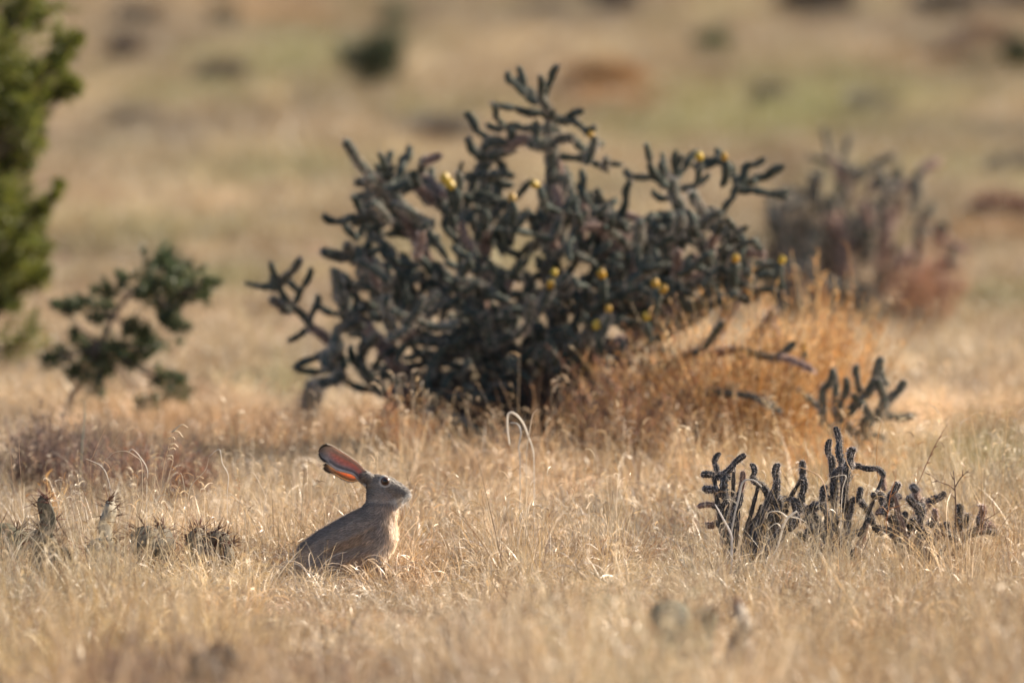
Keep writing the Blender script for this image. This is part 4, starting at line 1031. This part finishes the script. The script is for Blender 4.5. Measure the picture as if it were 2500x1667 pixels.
strand('bleached_twig', 'white forked bleached twig lying against the low chollas', 'twig', F6((800, 635), (740, 680), (710, 730), (690, 800), (650, 920), (590, 990)), 32.7, 8, (.82, .76, .68), parts=[('fork', [F6((735, 680), (680, 640), (610, 645), (590, 690)), F6((700, 760), (660, 720), (600, 760)), F6((760, 675), (820, 690), (870, 720))], 4.5, (.78, .72, .64))], taper=1.0)
strand('dead_weed', 'thin brown branching dead weed standing in front of the sprawling cholla', 'weed', F6((1870, 360), (1880, 480), (1885, 600), (1885, 760), (1880, 900)), 32.9, 5, (.20, .12, .08),
       parts=[('branchlet', [F6((1885, 500), (1840, 460), (1760, 430), (1690, 360)), F6((1882, 470), (1920, 410), (1980, 350)), F6((1870, 420), (1845, 370)), F6((1760, 430), (1720, 440)), F6((1930, 400), (1935, 350)), F6((1888, 560), (1840, 500)), F6((1710, 390), (1670, 370)), F6((1960, 370), (1990, 375))], 3.4, (.24, .14, .09))], taper=.6)
strand('dead_weed', 'slanting red-brown seed stem above the dead weed', 'weed', F6((1835, 35), (1770, 140), (1710, 260), (1650, 400), (1600, 560)), 33.3, 3.6, (.36, .17, .10), parts=[('branchlet', [F6((1770, 140), (1790, 120)), F6((1740, 200), (1765, 190)), F6((1710, 260), (1735, 240)), F6((1690, 310), (1715, 300))], 3.5, (.4, .2, .12))])
strand('dead_weed', 'upright orange stem rising among the knobbly joints', 'weed', F6((1480, 350), (1470, 430), (1440, 520), (1425, 620), (1410, 760)), 32.9, 4, (.50, .24, .09), parts=[('branchlet', [F6((1430, 620), (1500, 600), (1560, 580)), F6((1440, 540), (1480, 500)), F6((1425, 650), (1380, 600))], 3, (.5, .26, .1))])
strand('dead_weed', 'tiny brown twig at the right end of the sprawling cholla', 'weed', F6((2080, 520), (2082, 600), (2075, 700), (2060, 800)), 32.95, 3, (.34, .17, .09), parts=[('branchlet', [F6((2075, 700), (2150, 660), (2235, 600)), F6((2150, 660), (2140, 570), (2165, 540))], 2.6, (.36, .2, .12))])
strand('thin_straw', 'tall orange tan stem with small seeds in front of the small upright cholla', 'grass stem', F6((1385, 0), (1360, 100), (1345, 230), (1350, 380), (1390, 520), (1400, 700)), 33.2, 3.6, (.60, .36, .14), group=GB8)
strand('thin_straw', 'tan stem leaning past the three upright fingers', 'grass stem', F6((1130, 95), (1120, 200), (1140, 300), (1180, 390), (1200, 560)), 32.9, 4, (.60, .42, .24), group=GB8)
strand('soft_weed', 'thick soft grey-green stalk blurred above the prickly pears', 'stalk', G8((690, 0), (690, 120), (672, 300), (662, 480), (655, 600)), 35.6, 7, (.34, .34, .27))
for i, (pts, lab) in enumerate(((((45, 75), (65, 260), (95, 520), (120, 900)), 'long thin tan stem at the far left behind the standing pad'), (((155, 90), (155, 300), (160, 480), (180, 800)), 'thin pale stem left of the standing prickly pear pad'),
                                (((1090, 130), (980, 260), (880, 430), (840, 560)), 'fine slanting stem across the dark brush'), (((960, 90), (880, 180), (760, 440), (740, 560)), 'second fine slanting stem across the dark brush'))):
    strand('thin_straw', lab, 'grass stem', G8(*pts), 33.4, 2.2, (.52, .36, .24), group=GB8)
# one grama seed stalk with curved comb heads on its side
k8 = [((1400, 250), (1480, 190), (1530, 212)), ((1400, 245), (1450, 245), (1492, 292)), ((1375, 305), (1410, 292), (1428, 312)), ((1385, 355), (1420, 345), (1452, 372)), ((1370, 392), (1410, 378), (1432, 392)), ((1360, 445), (1400, 440), (1410, 470))]
strand('seed_stalk', 'side-oats seed stalk with six curved pale heads between juniper and hare', 'grass stem', G8((1470, 195), (1410, 250), (1380, 340), (1345, 480), (1320, 620), (1310, 760)), 33.1, 3, TAN_C, parts=[('seed_head', [G8(*q_) for q_ in k8], 5, (.74, .62, .46))], group=GB8)

# ---------------------------------------------------------------- the jackrabbit
def hare():
    K = 1 / 4343.0                                    # metres per pixel of the enlarged hare
    root = thing('jackrabbit', 'grey-brown jackrabbit sitting alert in the grass with long ears laid back', 'hare', HARE)
    GY = 1612
    ox = (880 - 680) * 4.1275
    def L3(u, v, y=0): return ((u - ox) * K, y * K, (GY - v) * K)
    bm = bmesh.new()
    def ball(u, v, r, y=0, ys=1.0):
        M = Matrix.Translation(L3(u, v, y)) @ Matrix.Diagonal((r * K, r * K * ys, r * K, 1))
        bmesh.ops.create_icosphere(bm, subdivisions=2, radius=1, matrix=M)
    def run(pts, n=7):
        for a, b in zip(pts[:-1], pts[1:]):
            for i in range(n + 1):
                t = i / n; q_ = [a[j] * (1 - t) + b[j] * t for j in range(5)]
                ball(q_[0], q_[1], q_[2], q_[3], q_[4])
    run([(320, 1300, 150, 0, 1.25), (345, 1240, 165, 0, 1.3), (490, 1165, 190, 0, 1.3), (650, 1090, 205, 0, 1.25), (810, 1010, 212, 0, 1.12), (920, 950, 205, 0, .98)])
    run([(920, 950, 205, 0, .98), (985, 960, 205, 0, .95), (1005, 1060, 198, 0, .98), (930, 1180, 200, 0, 1.05), (700, 1290, 205, 0, 1.25), (450, 1350, 190, 0, 1.3)])
    run([(900, 1340, 160, 0, 1.1), (650, 1420, 170, 0, 1.2), (420, 1440, 160, 0, 1.2)])
    run([(985, 920, 196, 0, .95), (1024, 800, 172, 0, .92), (1038, 720, 160, 0, .9), (1020, 630, 140, 0, .88)])
    run([(985, 542, 114, 0, .88), (1080, 562, 114, 0, .90), (1152, 592, 105, 0, .80), (1222, 622, 90, 0, .76), (1268, 640, 72, 0, .78), (1286, 652, 60, 0, .8)])
    run([(1030, 612, 112, 0, .95), (1110, 640, 100, 0, .86), (1190, 665, 72, 0, .8)])
    run([(1100, 685, 58, 0, .8), (1180, 692, 56, 0, .75), (1245, 692, 48, 0, .74)])
    for s in (-1, 1):
        ball(1062, 500, 62, s * 58, .55)                  # brow ridge over the eye
        ball(1255, 645, 52, s * 22, .8)                   # whisker pad
        ball(430, 1390, 205, s * 185, .66)                # haunch
        ball(905, 1090, 150, s * 130, .55)                # shoulder blade
        run([(520, 1500, 80, s * 190, .8), (640, 1570, 48, s * 185, .9), (330, 1575, 46, s * 180, .9)])
        run([(960, 1180, 120, s * 90, .7), (1010, 1330, 66, s * 95, .8), (1040, 1480, 46, s * 90, .9), (1050, 1570, 40, s * 90, .9), (1110, 1582, 36, s * 90, 1.0)])
        run([(905, 470, 60, s * 48, .8), (880, 450, 52, s * 56, .8)], 3)
    ball(1318, 626, 22, 0, .8)
    run([(240, 1450, 60, 0, 1), (205, 1510, 50, 0, 1)])
    me = bpy.data.meshes.new('body'); bm.to_mesh(me); bm.free()
    tmp = bpy.data.objects.new('body_form', me); COL.objects.link(tmp)
    rm = tmp.modifiers.new('r', 'REMESH'); rm.mode = 'VOXEL'; rm.voxel_size = .0024
    smo = tmp.modifiers.new('s', 'SMOOTH'); smo.factor = .5; smo.iterations = 7
    dg = bpy.context.evaluated_depsgraph_get()
    bmesh_ = bpy.data.meshes.new_from_object(tmp.evaluated_get(dg))
    bpy.data.objects.remove(tmp)
    bmesh_.name = 'body'
    n = len(bmesh_.vertices); co = np.zeros(n * 3, np.float32); bmesh_.vertices.foreach_get('co', co); co = co.reshape(-1, 3).astype(float)
    def uvy(p): return p[:, 0] / K + ox, GY - p[:, 2] / K, p[:, 1] / K
    def mixc(c, k, col): return c * (1 - k[:, None]) + np.array(col) * k[:, None]
    def blob(u, v, cu, cv, ru, rv, p=2.0): return np.exp(-(((u - cu) / ru) ** 2 + ((v - cv) / rv) ** 2) ** (p / 2))
    def pelt(p):
        u, v, y = uvy(p)
        c = np.tile(np.array([.36, .29, .24]), (len(p), 1))
        # back line darker, belly and chest paler: the animal's own colouring
        line = np.interp(u, [150, 230, 330, 450, 600, 800, 870], [1250, 1130, 1030, 960, 870, 750, 690])
        dep = v - line
        back = np.clip(1 - dep / 130, 0, 1) * (u < 900); c = mixc(c, back * .6, (.17, .135, .115))
        fl = np.clip((dep - 180) / 220, 0, 1) * (u < 960); c = mixc(c, fl * .5, (.46, .345, .25))
        c = mixc(c, np.clip((v - 1420) / 120, 0, 1), (.52, .45, .38))
        ch = np.clip((u - 1040) / 110, 0, 1) * np.clip((v - 720) / 60, 0, 1); c = mixc(c, ch * .8, (.70, .53, .37))
        c = mixc(c, blob(u, v, 1120, 1230, 120, 130) * .9, (.82, .74, .63))
        c = mixc(c, blob(u, v, 900, 650, 55, 140) * .75, (.075, .062, .060))     # dark nape
        hd = (v < 740) & (u > 880)
        c = np.where(hd[:, None], c * np.array([.64, .69, .74]), c)
        c = c * (.72 + .56 * vnoise(u * .035 + 11, v * .035 + y * .02, 71) * .6 + .34 * vnoise(u * .11, v * .11 + y * .05, 72))[:, None]
        c = mixc(c, blob(u, v, 1080, 660, 110, 60) * .55 * (np.abs(y) > 40), (.42, .31, .25))   # cheek
        c = mixc(c, blob(u, v, 1000, 700, 130, 26) * .5, (.50, .42, .36))          # jaw edge
        c = mixc(c, blob(u, v, 1235, 712, 85, 42, 3) * .97, (.80, .76, .70))       # white chin
        c = mixc(c, blob(u, v, 1312, 670, 34, 46, 3) * .9, (.80, .76, .70))        # white lip
        c = mixc(c, blob(u, v, 1225, 590, 90, 40) * .55, (.10, .09, .095))
        c = mixc(c, blob(u, v, 1268, 640, 10, 20) * .8 * (np.abs(y) > 10), (.05, .04, .04))   # nostril fold
        c = mixc(c, blob(u, v, 1255, 700, 42, 6) * .8, (.09, .07, .06))            # mouth
        d = np.hypot(u - 1074, (v - 500) * 1.02)
        c = mixc(c, np.exp(-((d - 56) / 8) ** 2) * .7 * (np.abs(y) > 40), (.66, .58, .50))   # pale eye ring
        c = mixc(c, np.clip(1 - (d - 36) / 12, 0, 1) * (np.abs(y) > 45), (.03, .02, .02))
        c = mixc(c, blob(u, v, 1000, 470, 60, 40) * .4, (.10, .085, .08))
        return c
    c = pelt(co)
    ca = np.ones((n, 4), np.float32); ca[:, :3] = c
    a = bmesh_.color_attributes.new('col', 'FLOAT_COLOR', 'POINT'); a.data.foreach_set('color', ca.ravel())
    bmesh_.polygons.foreach_set('use_smooth', np.ones(len(bmesh_.polygons), bool))
    link('body', bmesh_, M_PELT, root)
    # fur
    bmesh_.calc_loop_triangles()
    nt_ = len(bmesh_.loop_triangles); tv = np.zeros(nt_ * 3, np.int32); bmesh_.loop_triangles.foreach_get('vertices', tv); tv = tv.reshape(-1, 3)
    A_, B_, C_ = co[tv[:, 0]], co[tv[:, 1]], co[tv[:, 2]]
    nn = np.cross(B_ - A_, C_ - A_); ar = np.linalg.norm(nn, axis=1) + 1e-12; nn = nn / ar[:, None]
    r = np.random.default_rng(5); NF = 46000
    pk = r.choice(nt_, NF, p=ar / ar.sum()); w1, w2 = r.uniform(0, 1, NF), r.uniform(0, 1, NF); f = w1 + w2 > 1; w1[f], w2[f] = 1 - w1[f], 1 - w2[f]
    p = A_[pk] + (B_ - A_)[pk] * w1[:, None] + (C_ - A_)[pk] * w2[:, None]; nrm = nn[pk]
    u, v, y = uvy(p)
    head = np.clip((740 - v) / 40, 0, 1) * (u > 880)
    eye = np.hypot(u - 1074, v - 500) < 60
    flow = np.stack([np.full(NF, -1.0), r.normal(0, .15, NF), -.55 + .5 * head + r.normal(0, .2, NF)], 1)
    chest = np.clip((u - 1000) / 100, 0, 1) * (1 - head); flow[:, 2] -= chest * 1.2; flow[:, 0] += chest * .9
    flow -= nrm * (flow * nrm).sum(1)[:, None]; flow /= np.linalg.norm(flow, axis=1)[:, None] + 1e-6
    d = flow + nrm * r.uniform(.22, .75, NF)[:, None]; d /= np.linalg.norm(d, axis=1)[:, None]
    Ln = r.uniform(.009, .018, NF) * (1 - .58 * head)
    chin = (u > 1150) & (v > 680); Ln[chin] *= 1.25
    keep = ~(eye & (np.abs(y) > 40)); p, d, Ln, nrm, u, v = p[keep], d[keep], Ln[keep], nrm[keep], u[keep], v[keep]
    m_ = len(p); sd = np.cross(d, nrm); sd /= np.linalg.norm(sd, axis=1)[:, None] + 1e-6; w = r.uniform(.00025, .00042, m_)[:, None]
    tip = p + d * Ln[:, None] - nrm * (Ln * .12)[:, None]; midp = p + d * Ln[:, None] * .5
    V = np.stack([p - sd * w, p + sd * w, midp + sd * w * .8, midp - sd * w * .8, tip], 1).reshape(-1, 3)
    cc = pelt(p) * r.uniform(.65, 1.45, (m_, 1)); dark = r.uniform(0, 1, m_) < .18; cc[dark] *= .4; pale = r.uniform(0, 1, m_) < .16; cc[pale] *= 1.6
    cf = np.repeat(cc[:, None], 5, 1); cf[:, 4] *= 1.7; cf[:, 2:4] *= 1.2  # colour lightened towards the tips to paint the bright rim light
    b = np.arange(m_)[:, None] * 5
    fur = build_mesh('fur', V, b + np.array([0, 1, 2, 3]), b + np.array([3, 2, 4]), cf.reshape(-1, 3))
    o = link('fur', fur, M_FUR, root); o['kind'] = 'stuff'
    # eyes
    for s in (-1, 1):
        nu, nv = 20, 14
        T, Ph = np.meshgrid(np.linspace(.02, np.pi - .02, nv), np.arange(nu) * 2 * np.pi / nu, indexing='ij')
        x = np.sin(T) * np.cos(Ph); z = np.sin(T) * np.sin(Ph); yy = np.cos(T) * -1
        rr = np.sin(T) * (T < 1.57) + 1.0 * (T >= 1.57)
        colr = np.where((rr < .52)[..., None], np.array([.008, .006, .006]), np.array([.085, .042, .028]))
        P = np.stack([x * 43 * K, s * -yy * -1 * 34 * K, z * 43 * K], -1)
        P[..., 1] = (-s) * yy * 34 * K * -1
        mb = MB(); i = np.arange(nv - 1)[:, None] * nu + np.arange(nu)[None]; j = np.arange(nv - 1)[:, None] * nu + (np.arange(nu)[None] + 1) % nu
        P[..., 1] = s * np.cos(T) * 34 * K
        mb.add(P.reshape(-1, 3), np.stack([i, j, j + nu, i + nu], -1).reshape(-1, 4), c=colr.reshape(-1, 3))
        link('eye', mb.mesh('eye', True), M_EYE, root, L3(1074, 501, s * 80))
    # ears: curved shells, opening towards the side
    def ear(name, top, bot, y0, y1, depth, sgn, seed, lab=None):
        r = np.random.default_rng(seed)
        tp = smooth_path([Vector((a, 0, b)) for a, b in top], 8); bt = smooth_path([Vector((a, 0, b)) for a, b in bot], 8)
        def res(path, n):
            P = np.array([[p.x, p.z] for p in path]); s_ = np.concatenate([[0], np.cumsum(np.hypot(*np.diff(P, axis=0).T))]); t = np.linspace(0, s_[-1], n)
            return np.stack([np.interp(t, s_, P[:, 0]), np.interp(t, s_, P[:, 1])], 1)
        nt2, ns = 34, 15; Tp, Bt = res(tp, nt2), res(bt, nt2)
        V = []; C = []
        for side in (0, 1):
            for i in range(nt2):
                t = i / (nt2 - 1)
                for j in range(ns):
                    s_ = j / (ns - 1) * 2 - 1; k_ = (s_ + 1) / 2
                    uu, vv = Tp[i] * (1 - k_) + Bt[i] * k_
                    dep = depth * (1 - s_ ** 2) * math.sin(math.pi * min(1, .16 + t * .80)) ** .7
                    yv = y0 + (y1 - y0) * t + sgn * dep + (sgn * 6 if side else 0) * (1 - abs(s_) ** 3)
                    V.append(L3(uu, vv, yv))
                    edge = abs(s_); 
                    if side == 0:      # inner face
                        c_ = np.array([.36, .31, .28])
                        fl = math.exp(-((s_ + .02) / .42) ** 4) * (1 / (1 + math.exp((t - .72) * 22))) * min(1, t * 6 + .25)
                        c_ = c_ * (1 - fl) + np.array([.60, .22, .18]) * fl
                        if edge > .84: c_ = np.array([.60, .54, .48])
                        if .45 < s_ < .8 and .2 < t < .75: c_ = c_ * .55
                    else:
                        c_ = np.array([.26, .20, .165])
                        if edge > .80: c_ = np.array([.58, .52, .45])
                    bk = 1 / (1 + math.exp(-(t - .86 + (.10 if edge > .8 else 0)) * 40))
                    if side == 0 and edge < .75: bk *= .55
                    c_ = c_ * (1 - bk) + np.array([.022, .018, .018]) * bk
                    C.append(c_ * r.uniform(.85, 1.15))
        Q = []
        o1 = nt2 * ns
        for i in range(nt2 - 1):
            for j in range(ns - 1):
                a_ = i * ns + j; Q.append((a_, a_ + 1, a_ + ns + 1, a_ + ns)); Q.append((o1 + a_, o1 + a_ + ns, o1 + a_ + ns + 1, o1 + a_ + 1))
            for j in (0, ns - 1): Q.append((i * ns + j, (i + 1) * ns + j, o1 + (i + 1) * ns + j, o1 + i * ns + j))
        mb = MB(); mb.add(V, Q, c=np.array(C))
        o_ = link(name, mb.mesh(name, True), M_EAR if y0 < 0 else M_EAR_FAR, root)
        # fringe of pale hairs along both edges
        fr = MB(); Vn = np.array(V)
        m2 = 2000; ii_ = r.uniform(0, nt2 - 1.01, m2); jj = np.where(r.uniform(0, 1, m2) < .5, 0, ns - 1); i0 = ii_.astype(int); f_ = (ii_ - i0)[:, None]
        pp = Vn[i0 * ns + jj] * (1 - f_) + Vn[(i0 + 1) * ns + jj] * f_
        ctr = Vn[i0 * ns + ns // 2]; ax = Vn[np.minimum(i0 + 2, nt2 - 1) * ns + ns // 2] - Vn[np.maximum(i0 - 2, 0) * ns + ns // 2]; ax /= np.linalg.norm(ax, axis=1)[:, None] + 1e-9
        dd = (pp - ctr); dd /= np.linalg.norm(dd, axis=1)[:, None] + 1e-9; dd = dd * .5 + ax * .8 + r.normal(0, .25, (m2, 3)); dd /= np.linalg.norm(dd, axis=1)[:, None]
        l = r.uniform(.003, .007, m2)[:, None]; s2 = np.cross(dd, r.normal(0, 1, (m2, 3))); s2 /= np.linalg.norm(s2, axis=1)[:, None]
        tt = ii_ / (nt2 - 1); hc = np.where((tt > .8)[:, None], np.array([.04, .03, .03]), np.array([.62, .55, .47])) * r.uniform(.7, 1.2, (m2, 1))
        fr.add(np.stack([pp - s2 * .0003, pp + s2 * .0003, pp + dd * l], 1).reshape(-1, 3), None, np.arange(m2 * 3).reshape(-1, 3), np.repeat(hc, 3, 0))
        h_ = link('edge_hair', fr.mesh('edge_hair'), M_FUR, o_); h_['kind'] = 'stuff'
    ear('ear', [(905, 420), (860, 380), (800, 318), (700, 245), (600, 182), (530, 142), (470, 133), (425, 160), (406, 205)],
        [(880, 555), (820, 505), (760, 440), (700, 418), (600, 392), (540, 355), (480, 310), (428, 268), (406, 215)], -62, -95, 62, 1, 1)
    ear('ear', [(900, 440), (830, 425), (740, 405), (640, 372), (560, 345), (505, 335), (470, 342), (456, 360)],
        [(885, 540), (810, 505), (735, 518), (650, 492), (560, 440), (500, 418), (462, 392), (456, 368)], 62, 120, 45, 1, 2)
    # whiskers
    mb = MB()
    r = np.random.default_rng(9)
    for s in (-1, 1):
        for i in range(13):
            p0 = Vector(L3(1262 + r.normal(0, 16), 668 + r.normal(0, 16), s * 55)); d = Vector((r.uniform(-.3, .8), s * r.uniform(.4, 1.1), r.uniform(-1.0, -.05))).normalized()
            l = r.uniform(.02, .05); pth = smooth_path([p0, p0 + d * l * .5, p0 + d * l + Vector((0, 0, -.006))], 3)
            V, Q, T_ = tube(pth, np.linspace(.00035, .00012, 7), 3); mb.add(V, Q, T_, (.82, .78, .72))
    o = link('whisker', mb.mesh('whisker'), M_WHISK, root); o['kind'] = 'stuff'
hare()
